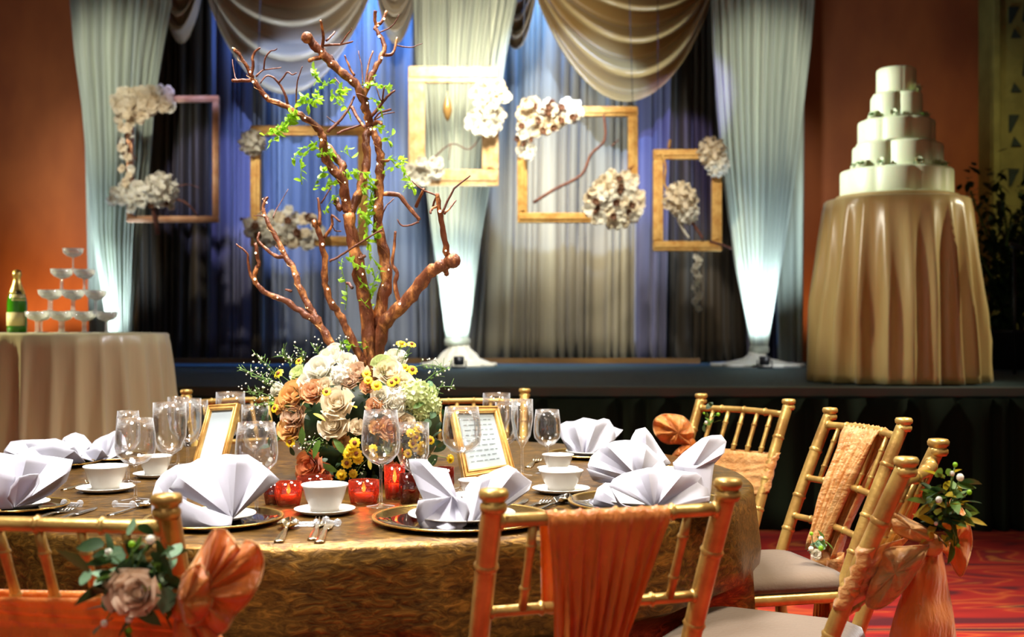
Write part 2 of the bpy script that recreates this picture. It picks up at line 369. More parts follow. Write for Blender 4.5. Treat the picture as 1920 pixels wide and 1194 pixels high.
curtain('stage_skirt', [(0, XL+.05, XR-.05), (2, XL+.05, XR-.05)], SF-.065, SZ-.065, .004, 60, .045, M_skirt, 3, rows=5,
        lab='dark green-black pleated skirt along the front of the stage', cat='stage skirt')
tag(MB().box((-.75, 10.93, SZ+.026), (5.0, .03, .05)).build('baseboard_back', M_woodtrim, smooth=False), kind='structure')
# carved pillar at the right
px0 = at(1866, 0, 11.2).x
tag(MB().box((px0+.55, 11.45, 3.0), (1.1, .3, 4.36)).build('trim_2', M_pillar, smooth=False), kind='structure')
pil = bpy.data.objects['trim_2']
MB().box((px0+.04, 11.28, 3.0), (.07, .06, 4.36), bev=.01).build('moulding', M_pillar, pil, smooth=False)
sh = [[(.0, .30), (.10, .30), (.02, .14), (.0, .14)], [(.16, .42), (.28, .42), (.24, .12), (.13, .16)], [(.02, .0), (.12, .0), (.05, .09)], [(.20, .02), (.30, .0), (.30, .09)]]
for k in range(8):
    zb = 1.35+k*.52
    for q, poly in enumerate(sh):
        if (k+q) % 5 == 4: continue
        b = MB(); n = len(poly); V = []
        for yy in (11.28, 11.302):
            for (a, c) in poly: V.append((px0+.17+a+.0, yy, zb+c))
        b.add(V, [tuple(range(n)), tuple(range(2*n-1, n-1, -1))]+[(i, i+n, (i+1) % n+n, (i+1) % n) for i in range(n)])
        b.build('inlay', M_pillard, pil, smooth=False)

# ================================================================== BACK CURTAINS
zt = 4.95
def xs(px, Y): return (px-CX)*Y/F
CY = 11.15
PN = [0]
def panel(p0, p1, p0b, p1b, folds, amp, m, seed, lab, Y=CY, grp=None):
    PN[0] += 1; Y = 11.12+.17*(PN[0] % 2); folds = max(2, round(folds*.66)); amp *= 1.15
    return curtain('stage_curtain', [(SZ, xs(p0b, Y), xs(p1b, Y)), (zt, xs(p0, Y), xs(p1, Y))], Y, zt, SZ+.012, folds, amp, m, seed, rows=18, lab=lab, cat='curtain', grp=grp)
panel(195, 345, 215, 330, 12, .05, M_curtD, 1, 'dark brown curtain panel behind the tied-back ivory column above the champagne table')
panel(330, 396, 318, 392, 5, .05, M_curtD, 21, 'near-black narrow curtain panel inside the rose gold hanging frame')
panel(388, 478, 386, 474, 7, .05, M_curtV, 2, 'violet-grey curtain panel between the rose gold frame and the flowered gold frame beside it')
panel(470, 492, 466, 494, 2, .05, M_curtD, 23, 'thin near-black curtain strip behind the white flower of the second frame')
panel(486, 800, 488, 812, 22, .045, M_curtB, 4, 'blue-grey curtain panel behind the copper branch tree')
panel(790, 960, 806, 900, 9, .04, M_curtC, 5, 'beige curtain panel behind the middle ivory column')
panel(905, 1205, 890, 1200, 22, .045, M_curtC, 6, 'beige curtain panel behind the frame with the diagonal branch')
panel(1196, 1262, 1192, 1248, 5, .05, M_curtV, 7, 'violet-grey curtain panel just right of the frame with the diagonal branch')
panel(1250, 1400, 1240, 1412, 12, .055, M_curtD, 8, 'dark brown curtain panel behind the small frame with two cream blooms')
panel(1390, 1480, 1400, 1478, 7, .05, M_curtV, 9, 'violet-grey curtain panel behind the ivory column nearest the cake')
# narrow vertical ivory legs beside outer columns
curtain('drape_leg', [(SZ, xs(166, 10.9), xs(226, 10.9)), (zt, xs(150, 10.9), xs(240, 10.9))], 10.9, zt, SZ+.012, 4, .035, M_sheer, 12, rows=12, lab='straight ivory voile strip hanging behind the ivory column beside the champagne tower', cat='curtain')
curtain('drape_leg', [(SZ, xs(1460, 10.9), xs(1503, 10.9)), (zt, xs(1440, 10.9), xs(1508, 10.9))], 10.9, zt, SZ+.012, 3, .035, M_sheer, 13, rows=12, lab='straight ivory voile strip hanging at the curtain edge beside the cake table', cat='curtain')

# ================================================================== IVORY COLUMNS (gathered voile)
def column(rows_px, Y, lab, seed, tie_z, foot):
    cxm = xs((rows_px[-1][1]+rows_px[-1][2])/2, Y)
    tab = sorted([(H-(py-HY)*Y/F, xs(a, Y), xs(b, Y)) for py, a, b in rows_px])
    t = thing('drape_column', lab, 'curtain', (xs((foot[0]+foot[1])/2, Y), Y, SZ))
    org = Vector(t.location)
    tab2 = [(z, a-org.x, b-org.x) for z, a, b in tab]
    fo = 17; rr = random.Random(seed); ph = [rr.uniform(-.3, .3) for _ in range(fo+2)]
    g = []; z0 = 4.95; zb = tie_z; rows = 40; nu = fo*7
    for i in range(rows+1):
        z = lerp(z0, zb, i/rows); a, b = table_lookup(tab2, z); wdt = b-a; row = []
        for j in range(nu+1):
            u = j/nu; th = PI*u; c = int(u*fo); p = ph[c]
            r_ = 1+.22*math.sin(2*PI*u*fo+p)
            x = (a+b)/2-math.cos(th)*wdt/2*(1+.03*math.sin(2*PI*u*fo*1.0)); y = -math.sin(th)*min(.16, wdt*.42)*r_+.03*math.sin(9*th+z)*wdt
            row.append(Vector((x, y, z-SZ)))
        g.append(row)
    MB().grid(g).build('voile', M_sheer, t, thick=.004)
    # tie and flared foot
    a, b = table_lookup(tab2, tie_z); cxx = (a+b)/2; rad = (b-a)/2
    MB().lathe([(rad*1.1, -.035), (rad*1.25, -.015), (rad*1.25, .015), (rad*1.1, .035), (rad*.9, .035), (rad*.9, -.035)], (cxx, 0, tie_z-SZ), 20, closed=True, rfun=lambda an, r, z: 1 if True else 1).build('tie', M_sheer, t)
    fr = xs(foot[1], Y)-xs(foot[0], Y); fr /= 2
    hh = tie_z-SZ-.02
    prof = [(rad*1.0, hh), (rad*1.1, hh*.8), (rad*1.7, hh*.55), (fr*.55, hh*.36), (fr*.85, hh*.16), (fr, .03), (fr*1.02, .002)]
    MB().lathe(prof, (0, 0, 0), 72, rfun=lambda an, r, z: 1+.06*math.sin(11*an+seed)*min(1, r/.2)).build('foot_drape', M_white, t)
    return t
column([(0, 136, 322), (100, 144, 305), (200, 158, 290), (300, 167, 283), (430, 176, 268), (520, 190, 260), (620, 205, 250), (640, 207, 249)], 10.2,
       'left tied ivory voile column, behind the champagne tower', 5, at(0, 642, 10.2).z, (160, 296))
column([(0, 778, 968), (120, 782, 945), (250, 792, 928), (350, 800, 918), (450, 812, 900), (550, 826, 888), (630, 836, 878), (640, 838, 877)], 10.2,
       'middle ivory voile column with a flared white foot, behind the pale frame', 6, at(0, 640, 10.2).z, (792, 928))
column([(0, 1335, 1525), (100, 1338, 1515), (200, 1345, 1503), (300, 1354, 1492), (400, 1366, 1478), (500, 1380, 1462), (600, 1400, 1446), (655, 1408, 1438)], 10.2,
       'ivory voile column standing nearest the wedding cake', 9, at(0, 655, 10.2).z, (1336, 1502))
for x, who in ((xs(1425, 9.9), 'the ivory column nearest the wedding cake'), (xs(862, 9.9), 'the middle ivory column'), (xs(228, 9.9), 'the left ivory column')):
    t = thing('uplight', 'small black uplight lamp at the foot of '+who, 'lamp', (x, 9.72, SZ))
    MB().box((0, 0, .008), (.12, .10, .016), bev=.004).build('base', M_black, t)
    MB().tube([(-.06, 0, .016), (-.06, 0, .07)], .006).build('bracket', M_black, t)
    MB().tube([(.06, 0, .016), (.06, 0, .07)], .006).build('bracket', M_black, t)
    MB().lathe([(.035, 0), (.045, .01), (.045, .075), (.04, .075), (.036, .05), (0, .045)], (0, 0, .025), 16).build('lamp_head', M_black, t)

# ================================================================== SWAGS
def swag(A, B, sagin, sagout, Y, m, lab, seed, k=7, asym=0, bulge=.16):
    rows = []; nv = 56; nu = 36
    for i in range(nv+1):
        v = i/nv; row = []
        f = v*k
        for j in range(nu+1):
            u = j/nu; c = 4*u*(1-u); c = c**.82
            sag = lerp(sagin, sagout, v)
            xA = lerp(A[0]+A[2]*(1-v), A[0], v) ; xB = lerp(B[0]-B[2]*(1-v), B[0], v)
            uu = u+asym*u*(1-u)*(1-v)
            px = lerp(xA, xB, uu); py = lerp(A[1], B[1], u)+sag*c
            ripple = math.sin(2*PI*f+1.2*math.sin(u*3+seed)+u*asym*4)
            y = Y-bulge*math.sin(PI*v*.5+.25)*c**.5*(.6+.4*v)-.085*ripple*c**.45
            p = at(px, py, Y); row.append(Vector((p.x, y, p.z-.03*abs(ripple)*c)))
        rows.append(row)
    o = MB().grid(rows).build('swag', m, thick=.006)
    return tag(o, lab, 'swag')
swag((384, -40, 90), (712, -60, 90), -40, 232, 10.75, M_swag, 'large taupe satin swag above the copper branch tree', 1, 4.3, .1)
swag((992, -50, 90), (1336, -20, 60), -40, 228, 10.75, M_swaggold, 'large gold-beige satin swag above the frame with the diagonal branch', 2, 4.3, -.1)
swag((300, -60, 20), (388, -60, 20), 20, 140, 10.8, M_swag, 'small taupe swag beside the left ivory column', 3, 4)
swag((700, -60, 20), (790, -60, 20), 20, 142, 10.8, M_swag, 'small taupe swag between the large taupe swag and the middle column', 4, 4)
swag((925, -60, 20), (1008, -40, 20), 20, 148, 10.8, M_swag, 'small beige swag just right of the middle ivory column', 5, 4)
tag(MB().box((-.6, 11.0, 4.55), (8.0, .06, .06), bev=.01).build('curtain_rail', M_black, smooth=False), 'black rail across the stage carrying curtains and swags', 'rail')
for x in (-3.72, 2.42):
    tag(MB().tube([(x, 11.0, SZ), (x, 11.0, 4.55)], .025, 10).build('rail_upright', M_black), 'black upright post holding the curtain rail at the '+('champagne' if x < 0 else 'cake')+' end of the stage', 'post')

# ================================================================== HANGING FRAMES
def petal_mesh(name, n, r, m, cup=.35, layers=1, seed=0, wid=.8, segs=3):
    """simple open blossom facing -y"""
    rr = random.Random(seed); b = MB()
    for L in range(layers):
        rL = r*(1-.28*L); nn = n-(L if L < 3 else 3)
        for i in range(nn):
            a = 2*PI*(i+.5*L)/nn+rr.uniform(-.12, .12); hw = wid*PI/nn*rL*1.15; rows = []
            for s_ in range(segs+1):
                t = s_/segs; rad = rL*(.08+.92*t); ww = hw*math.sin(PI*min(1, .18+.70*t))**.8
                dep = -(cup+.25*L)*rL*t*t+.12*rL*math.sin(5*t+i)-L*r*.12
                row = []
                for q in (-1, 0, 1):
                    ca, sa = math.cos(a), math.sin(a)
                    x = ca*rad-sa*ww*q; z = sa*rad+ca*ww*q
                    row.append(Vector((x, dep-(.10*rL if q == 0 else -.05*rL)*(1 if cup > 0 else 0), z)))
                rows.append(row)
            b.grid(rows)
    me = b.mesh(name); me.materials.append(m); return me
def petal_ball(name, r, m, seed=0, n=34, ps=.42):
    """dense ball of petals: hydrangea / peony head"""
    rr = random.Random(seed); b = MB(); b.ball((0, 0, 0), r*.72, 10, 6)
    for i in range(n):
        ph = math.acos(1-2*(i+.5)/n); th = PI*(1+5**.5)*i
        d = Vector((math.cos(th)*math.sin(ph), math.sin(th)*math.sin(ph), math.cos(ph)))
        u = d.orthogonal().normalized(); u.rotate(Matrix.Rotation(rr.uniform(0, 6.28), 3, d)); w_ = d.cross(u)
        s_ = r*ps*rr.uniform(.85, 1.2); c = d*r*.80
        for q in range(3):
            aa = q*2.09+rr.uniform(-.2, .2); e = u*math.cos(aa)+w_*math.sin(aa); g_ = d.cross(e)
            b.grid([[c-g_*s_*.18, c+d*s_*.02, c+g_*s_*.18], [c+e*s_*.5-g_*s_*.42+d*s_*.25, c+e*s_*.5+d*s_*.12, c+e*s_*.5+g_*s_*.42+d*s_*.25], [c+e*s_*.9-g_*s_*.15+d*s_*.5, c+e*s_+d*s_*.45, c+e*s_*.9+g_*s_*.15+d*s_*.5]])
    me = b.mesh(name); me.materials.append(m); return me
ME_bw = [petal_mesh('blossom_white%d' % i, 5, .040, M_white, .3, 2, i) for i in range(2)]
ME_bc = [petal_mesh('blossom_cream%d' % i, 5, .040, M_cream, .3, 2, i+5) for i in range(2)]
ME_bb = [petal_mesh('blossom_dark', 5, .026, M_burg, .3, 2, 3)]
ME_hyc = petal_ball('bloom_cream', .1, M_cream, 1)
ME_hyw = petal_ball('bloom_white', .1, M_white, 2)
def inst(name, me, parent, loc, rot=(0, 0, 0), s=1):
    o = bpy.data.objects.new(name, me); COL.objects.link(o); o.parent = parent; o.location = loc; o.rotation_euler = rot
    o.scale = (s, s, s) if not isinstance(s, tuple) else s; return o
def hframe(name, x0, y0, x1, y1, bw, Y, m, lab, dep=.05, sides='tblr'):
    c = at((x0+x1)/2, y0, Y); t = thing(name, lab, 'picture frame', c)
    wv_, hv = (x1-x0)*Y/F, (y1-y0)*Y/F; b = bw*Y/F
    def side(cx, cz, dx, dz):
        MB().box((cx, 0, cz), (dx, dep, dz), bev=.006).build('frame_side', m, t, smooth=False)
        # raised inner lip
        if dx > dz: MB().box((cx, -dep/2-.004, cz), (dx*.96, .012, dz*.35), bev=.003).build('frame_bead', m, t, smooth=False)
        else: MB().box((cx, -dep/2-.004, cz), (dx*.35, .012, dz*.96), bev=.003).build('frame_bead', m, t, smooth=False)
    if 't' in sides: side(0, -b/2, wv_, b)
    if 'b' in sides: side(0, -hv+b/2, wv_, b)
    if 'l' in sides: side(-wv_/2+b/2, -hv/2, b, hv-2*b)
    if 'r' in sides: side(wv_/2-b/2, -hv/2, b, hv-2*b)
    for sx in (-1, 1):
        MB().tube([(sx*(wv_/2-b/2), 0, 0), (sx*(wv_/2-b/2)*.9, .2, 5.2-c.z)], .003, 5).build('hanging_wire', M_string, t)
    return t
def fl_px(t, meshes, px, py, Y, r, ref=.040, dy=0, name='blossom', rnd=.5):
    p = at(px, py, Y)-Vector(t.location); me = R.choice(meshes); s_ = r*Y/F/ref
    return inst(name, me, t, (p.x, -.03-dy, p.z), (R.uniform(-rnd, rnd), R.uniform(0, 6), R.uniform(-rnd, rnd)), s_)
def clus(t, cx, cy, rx, ry, n, Y, r, meshes, dark=0):
    pts = []
    for _ in range(n*30):
        if len(pts) >= n: break
        a, q = R.uniform(0, 6.28), R.uniform(0, 1)**.5; p = (cx+rx*q*math.cos(a), cy+ry*q*math.sin(a))
        if all((p[0]-o[0])**2+(p[1]-o[1])**2 > (r*1.05)**2 for o in pts): pts.append(p)
    for p in pts: fl_px(t, meshes, p[0], p[1], Y, r*R.uniform(.8, 1.2), dy=R.uniform(0, .06))
    for _ in range(dark): 
        a, q = R.uniform(0, 6.28), R.uniform(0, 1)**.5
        fl_px(t, ME_bb, cx+rx*q*math.cos(a), cy+ry*q*math.sin(a), Y, r*.6, .026, dy=R.uniform(.03, .09), name='dark_blossom')
def twig_px(t, pts, Y, r0, r1, m=M_twig, name='twig'):
    q = cr([tuple(at(a, b, Y+d)-Vector(t.location)) for a, b, d in pts], 4); k = len(q)
    return MB().tube(q, [lerp(r0, r1, i/(k-1)) for i in range(k)], 6).build(name, m, t)
FY = 9.6
f1 = hframe('picture_frame', 238, 180, 411, 417, 12, FY, M_copperframe, 'thin rose gold hanging frame overgrown with flowers down one side')
clus(f1, 262, 195, 42, 26, 16, FY, 13, ME_bc); clus(f1, 240, 220, 22, 26, 8, FY, 12, ME_bc); clus(f1, 305, 192, 26, 20, 8, FY, 13, ME_bw+ME_bc)
clus(f1, 243, 300, 12, 50, 9, FY, 9, ME_bw+ME_bc, 2); clus(f1, 248, 372, 34, 22, 12, FY, 12, ME_bw)
p = at(306, 358, FY)-f1.location; inst('bloom', ME_hyw, f1, (p.x, -.08, p.z), (0, 0, 0), 32*FY/F/.1)
clus(f1, 312, 385, 24, 16, 5, FY, 9, ME_bw, 4)
twig_px(f1, [(275, 335, -.05), (285, 380, -.06), (296, 440, -.05)], FY, .014, .02); twig_px(f1, [(300, 370, -.05), (345, 378, -.06), (372, 405, -.05)], FY, .012, .006)
twig_px(f1, [(225, 260, -.04), (240, 280, -.05), (256, 300, -.04)], FY, .008, .006)
twig_px(f1, [(330, 350, -.05), (352, 346, -.06), (374, 352, -.05)], FY, .006, .003)
f2 = hframe('picture_frame', 470, 236, 690, 462, 19, FY, M_goldframe, 'gold hanging frame behind the copper branch tree, one white bloom at its corner')
p = at(476, 270, FY)-f2.location; inst('bloom', ME_hyw, f2, (p.x, -.06, p.z), (0, 0, 0), 24*FY/F/.1)
clus(f2, 545, 430, 62, 34, 24, FY, 13, ME_bw+ME_bc, 9); clus(f2, 492, 430, 26, 18, 7, FY, 12, ME_bw)
twig_px(f2, [(560, 445, -.05), (500, 420, -.06), (450, 410, -.05)], FY, .010, .012)
f3 = hframe('picture_frame', 766, 125, 935, 349, 31, FY, M_paleframe, 'wide pale gold hanging frame in front of the middle ivory column')
clus(f3, 918, 185, 30, 28, 14, FY, 15, ME_bc+ME_bw); clus(f3, 912, 225, 28, 24, 10, FY, 14, ME_bw)
clus(f3, 795, 322, 28, 20, 9, FY, 14, ME_bw)
twig_px(f3, [(800, 310, -.04), (845, 270, -.05), (880, 280, -.05), (905, 250, -.04)], FY, .006, .004); twig_px(f3, [(845, 272, -.05), (842, 300, -.05)], FY, .004, .003)
# teardrop ornament
o_ = at(839, 196, FY-.02); t = thing('teardrop_ornament', 'amber teardrop ornament on a dark string inside the pale gold frame', 'ornament', o_)
MB().lathe([(.001, -.14), (.022, -.11), (.040, -.05), (.034, .0), (.016, .05), (.005, .09), (.001, .12)], (0, 0, 0), 12).build('drop', M_orn, t)
MB().tube([(0, 0, .11), (0, .05, 5.2-o_.z)], .005, 5).build('string', M_string, t)
f4 = hframe('picture_frame', 970, 200, 1196, 418, 19, FY, M_goldframe, 'square gold hanging frame with a diagonal branch and cotton-like blossoms')
clus(f4, 1012, 222, 40, 32, 26, FY, 12, ME_bc+ME_bw, 10); clus(f4, 1065, 215, 30, 18, 10, FY, 12, ME_bc+ME_bw, 4); clus(f4, 985, 262, 16, 34, 8, FY, 11, ME_bw, 4)
clus(f4, 1150, 382, 52, 44, 42, FY, 12, ME_bw+ME_bc, 12); clus(f4, 1158, 340, 32, 16, 7, FY, 11, ME_bc, 3)
twig_px(f4, [(1132, 215, -.03), (1134, 262, -.05), (1108, 290, -.05), (1090, 328, -.06), (1040, 355, -.06), (1000, 380, -.04)], FY, .010, .013, M_twig)
twig_px(f4, [(1190, 310, -.03), (1160, 330, -.05), (1140, 350, -.05)], FY, .005, .004); twig_px(f4, [(1160, 262, -.03), (1145, 275, -.05)], FY, .005, .004)
f5 = hframe('picture_frame', 1224, 280, 1353, 471, 19, FY, M_goldframe, 'small gold hanging frame carrying two round cream blooms')
for (x, y, r, me) in ((1332, 287, 27, ME_hyc), (1342, 312, 22, ME_hyw), (1274, 375, 31, ME_hyc), (1285, 400, 22, ME_hyw)):
    p = at(x, y, FY)-f5.location; inst('bloom', me, f5, (p.x, -.07, p.z), (0, 0, R.uniform(0, 3)), r*FY/F/.1)
twig_px(f5, [(1270, 410, -.05), (1282, 432, -.05), (1292, 447, -.05)], FY, .012, .01, M_white); twig_px(f5, [(1296, 415, -.05), (1308, 432, -.05), (1318, 448, -.05)], FY, .013, .01)
twig_px(f5, [(1330, 452, -.03), (1352, 458, -.05), (1372, 466, -.05)], FY, .008, .010); twig_px(f5, [(1254, 278, -.02), (1256, 262, -.04)], FY, .014, .010, M_tan, 'twig')
twig_px(f5, [(1240, 288, -.05), (1248, 312, -.06), (1246, 345, -.05), (1258, 362, -.05)], FY, .010, .009, M_goldframe)
b = MB()
t = thing('hanging_blossom_strand', 'twisted white blossom strand hanging below the small gold frame', 'garland', at(1306, 476, FY))
L = (585-476)*FY/F
MB().tube([(0, 0, 0), (.01, 0, -L*.5), (0, 0, -L)], .004, 5).build('string', M_string, t)
for i in range(16): inst('blossom', R.choice(ME_bw), t, (.02*math.sin(i*1.3), -.01+.02*math.cos(i*1.3), -.02-L*.96*i/16), (R.uniform(-.5, .5), R.uniform(0, 6), R.uniform(-1, 1)), .75)
MB().tube([(0, 0, 0), (0, .02, .05)], .003, 5).build('hook', M_string, t)
# small stray blossoms strand near first frame (crystal drops)
# ================================================================== ROUND CLOTHS
def round_cloth(name, c, r, ztop, zbot, flare, nf, amp, m, lab, seed=0, nr=22, na=None, hem=0, limit=None):
    rr = random.Random(seed); na = na or nf*9; ph = [rr.uniform(-.4, .4) for _ in range(nf)]; am = [rr.uniform(.5, 1.3) for _ in range(nf)]
    rows = []
    def fold(a, t):
        fu = (a/(2*PI)*nf) % nf; i = int(fu) % nf; f = fu-int(fu); A = lerp(am[i], am[(i+1) % nf], f)
        p = lerp(ph[i], ph[(i+1) % nf], f)
        s_ = 1-2*abs(math.sin(PI*fu+p*.5+.22*math.sin(3*t+i)))**.8; return A*s_
    for q in (.0001, .5, .9): rows.append([Vector((r*q*math.cos(2*PI*j/na), r*q*math.sin(2*PI*j/na), ztop)) for j in range(na)])
    rows.append([Vector(((r-.004)*math.cos(2*PI*j/na), (r-.004)*math.sin(2*PI*j/na), ztop-.001)) for j in range(na)])
    rows.append([Vector(((r+.006)*math.cos(2*PI*j/na), (r+.006)*math.sin(2*PI*j/na), ztop-.010)) for j in range(na)])
    for i in range(1, nr+1):
        t = i/nr; row = []; z = lerp(ztop-.012, zbot, t)
        for j in range(na):
            a = 2*PI*j/na; q = r+.006+flare*t+amp*min(1, .10+t*1.5)*(fold(a, t)+.45)
            q = limit(a, z, q) if limit else q
            row.append(Vector((q*math.cos(a), q*math.sin(a), z+(hem*(.5+.5*fold(a, t)) if i == nr else 0))))
        rows.append(row)
    o = MB().grid(rows, wrap=True).build(name, m, thick=.003); o.location = (c[0], c[1], 0)
    return tag(o, lab, 'tablecloth')
def table(c, r, z, base, lab, name='round_table', leg='pedestal'):
    t = thing(name, lab, 'table', (c[0], c[1], base)); h = z-base
    MB().lathe([(r*.97, h-.03), (r, h-.024), (r, h-.006), (r*.97, h)], (0, 0, 0), 48).build('tabletop', M_woodtrim, t, auto=40)
    if leg == 'pedestal':
        MB().tube([(0, 0, .02), (0, 0, h-.03)], .035, 12).build('pole', M_black, t)
        MB().lathe([(r*.6, .0), (r*.6, .01), (.05, .03)], (0, 0, 0), 24).build('base', M_black, t)
    else:
        for a in range(4):
            x, y = r*.6*math.cos(a*PI/2+.8), r*.6*math.sin(a*PI/2+.8)
            MB().tube([(x, y, h-.03), (x*1.05, y*1.05, 0)], .016, 8).build('leg', M_black, t)
    return t
# cake table on the stage
CC = (2.43, 7.42)
table(CC, .435, 1.968, SZ, 'tall round cocktail table hidden under the champagne satin cloth on the stage')
round_cloth('tablecloth', CC, .437, 1.974, SZ+.008, .075, 22, .048, M_satin, 'champagne satin cloth falling to the stage from the cake table', 3, hem=.0)
# champagne table
PC = (-2.25, 5.80)
table(PC, .525, 1.144, 0, 'tall round table hidden under the ivory satin cloth at the champagne tower')
round_cloth('tablecloth', PC, .527, 1.150, .006, .05, 30, .045, M_satin2, 'ivory satin cloth falling to the floor under the champagne tower', 8)

# ================================================================== CAKE
cake = thing('wedding_cake', 'five-tier ivory wedding cake with sugar flowers on the satin-draped table', 'cake', (CC[0], CC[1], 1.976))
MB().lathe([(.355, 0), (.375, .004), (.378, .018), (.37, .024), (0.001, .024)], (0, 0, 0), 64).build('cake_board', M_board, cake, auto=40)
z = .0245; TIERS = []
for (r, h, n, dep, rot, nm) in ((.345, .165, 9, .05, .2, 'tier'), (.285, .165, 5, .22, -.15, 'tier'), (.235, .150, 8, .06, .5, 'tier'), (.172, .165, 4, .24, .6, 'tier'), (.122, .165, 6, .03, 0, 'tier')):
    f = lambda a, rad, zz, n=n, dep=dep, rot=rot: (1-dep)+dep*abs(math.cos(n*(a-rot)/2))**.7
    MB().lathe([(.001, z), (r, z), (r, z+h-.02), (r-.004, z+h-.009), (r-.014, z+h-.002), (r-.03, z+h), (.001, z+h)], (0, 0, 0), 120, rfun=f).build(nm, M_fond, cake, auto=50)
    MB().lathe([(r+.002, z), (r+.007, z+.005), (r+.002, z+.011)], (0, 0, 0), 120, rfun=f).build('piping', M_fond, cake)
    TIERS.append((1.976+z, r, f)); z += h-.0002
TOPZ = 1.976+z
ME_cf = petal_mesh('sugar_flower', 5, .035, M_fond, .3, 2, 9)
ME_lf = None
def leaf_mesh(name, L, W, m, curl=.2, fold=.15):
    rows = []
    for i in range(6):
        t = i/5; ww = W*.5*math.sin(PI*min(.999, .06+.94*t**.85))**.8; z_ = -curl*L*t*t
        rows.append([Vector((-ww, L*t, z_+fold*ww)), Vector((0, L*t, z_)), Vector((ww, L*t, z_+fold*ww))])
    me = MB().grid(rows).mesh(name); me.materials.append(m); return me
ME_leafs = {'B': leaf_mesh('leaf_bright', .03, .014, M_leafB), 'D': leaf_mesh('leaf_dark', .075, .038, M_leafD), 'M': leaf_mesh('leaf_mid', .07, .030, M_leafM),
            'E': leaf_mesh('leaf_eucalyptus', .055, .045, M_leafE, .1, .1), 'Y': leaf_mesh('leaf_yellow', .07, .022, M_leafY)}
def snap(p):
    zz = p.z+1.976; i = min(range(5), key=lambda k_: abs(TIERS[k_][0]-zz)); q = TIERS[i]; a = math.atan2(p.y, p.x); rr = q[1]*q[2](a, 0, 0)+.022
    return Vector((rr*math.cos(a), rr*math.sin(a), q[0]-1.976+.018))
def cake_flower(px, py, yy, s=1, leaf=True):
    p = snap(at(px, py, yy)-Vector(cake.location))
    d = Vector((p.x, p.y, 0)); a = math.atan2(d.y, d.x)
    inst('sugar_flower', ME_cf, cake, p, (-.5, 0, a+PI/2), s)
    if leaf: inst('leaf', ME_leafs['M'], cake, p, (.4, .3, a-PI/2+.5), .8*s)
for (px, py, yy) in ((1587, 301, 7.22), (1600, 296, 7.2), (1578, 303, 7.3), (1607, 215, 7.3), (1612, 228, 7.28), (1618, 203, 7.3), (1744, 196, 7.3), (1738, 192, 7.25), (1752, 203, 7.35), (1632, 295, 7.06), (1780, 302, 7.22), (1788, 312, 7.25), (1776, 292, 7.25), (1728, 293, 7.08), (1672, 202, 7.16)):
    cake_flower(px, py, yy, R.uniform(.7, 1.05))
for (px, py, yy) in ((1727, 288, 7.08), (1736, 290, 7.08), (1722, 292, 7.06), (1648, 292, 7.1), (1636, 294, 7.08), (1676, 199, 7.18), (1733, 196, 7.22)):
    p = snap(at(px, py, yy)-Vector(cake.location)); inst('leaf', ME_leafs['M'], cake, p, (R.uniform(-.8, .5), R.uniform(-1, 1), R.uniform(0, 6)), .55)

# ================================================================== CHAMPAGNE TOWER
cp = MB(); cp.lathe([(.030, 0), (.030, .002), (.006, .005), (.0035, .012), (.0035, .052), (.006, .058), (.030, .066), (.046, .082), (.0495, .103), (.048, .103), (.0445, .083), (.029, .068), (.001, .061)], (0, 0, 0), 20)
me_coupe = cp.mesh('coupe'); me_coupe.materials.append(M_crystal)
tc_ = Vector((xs(137, 5.75), 5.75, 1.151)); sp = .104; ang = .30
first = True
names = ['lowest', 'second', 'third', 'top']
for tier in range(4):
    n = 4-tier
    for i in range(n):
        for j in range(n):
            a, b_ = (i-(n-1)/2)*sp, (j-(n-1)/2)*sp
            x = a*math.cos(ang)-b_*math.sin(ang); y = a*math.sin(ang)+b_*math.cos(ang)
            o = bpy.data.objects.new('coupe_glass', me_coupe); COL.objects.link(o); o.location = (tc_.x+x, tc_.y+y, tc_.z+tier*.1036)
            o.rotation_euler.z = R.uniform(0, 6)
            if tier == 3: tag(o, 'single coupe glass crowning the champagne tower', 'glass', 'coupe glasses of the champagne tower')
            else:
                fb = {2: ('front', 'back'), 3: ('front', 'middle', 'back'), 4: ('front', 'second', 'third', 'back')}[n][j]; lr = {2: ('left one', 'right one'), 3: ('left one', 'middle one', 'right one'), 4: ('first from left', 'second from left', 'third from left', 'last on the right')}[n][i]
                tag(o, 'coupe glass in the '+{0: 'lowest', 1: 'second-lowest', 2: 'second-highest'}[tier]+' tower layer, '+fb+' row, '+lr, 'glass', 'coupe glasses of the champagne tower')
# bottle
bt = thing('champagne_bottle', 'green champagne bottle with gold foil beside the coupe tower', 'bottle', (xs(32, 5.75), 5.75, 1.152)); k = .303/.32
def S(pr): return [(r*k*1.05, z_*k) for r, z_ in pr]
MB().lathe(S([(.001, .012), (.038, .0), (.046, .004), (.047, .03), (.047, .15), (.044, .175), (.034, .21), (.020, .25), (.0155, .27), (.0155, .29), (.001, .29)]), (0, 0, 0), 28).build('bottle_glass', M_greenb, bt)
MB().lathe(S([(.0375, .2), (.035, .212), (.0212, .252), (.0170, .27), (.0170, .288), (.0205, .292), (.0215, .305), (.019, .318), (.010, .325), (.001, .326)]), (0, 0, 0), 24).build('foil', M_foil, bt)
def arc_patch(name, r0, r1, z0, z1, a0, a1, m, par):
    rows = [[Vector((lerp(r0, r1, i)*math.cos(lerp(a0, a1, j/10)), lerp(r0, r1, i)*math.sin(lerp(a0, a1, j/10)), lerp(z0, z1, i))) for j in range(11)] for i in (0, 1)]
    return MB().grid(rows).build(name, m, par, thick=.0006)
arc_patch('body_label', .0478*k*1.05, .0478*k*1.05, .035*k, .105*k, -PI*.95, -PI*.1, M_label, bt)
arc_patch('neck_label', .0455*k*1.05, .0385*k*1.05, .165*k, .198*k, -PI*.55, -PI*.05, M_label, bt)
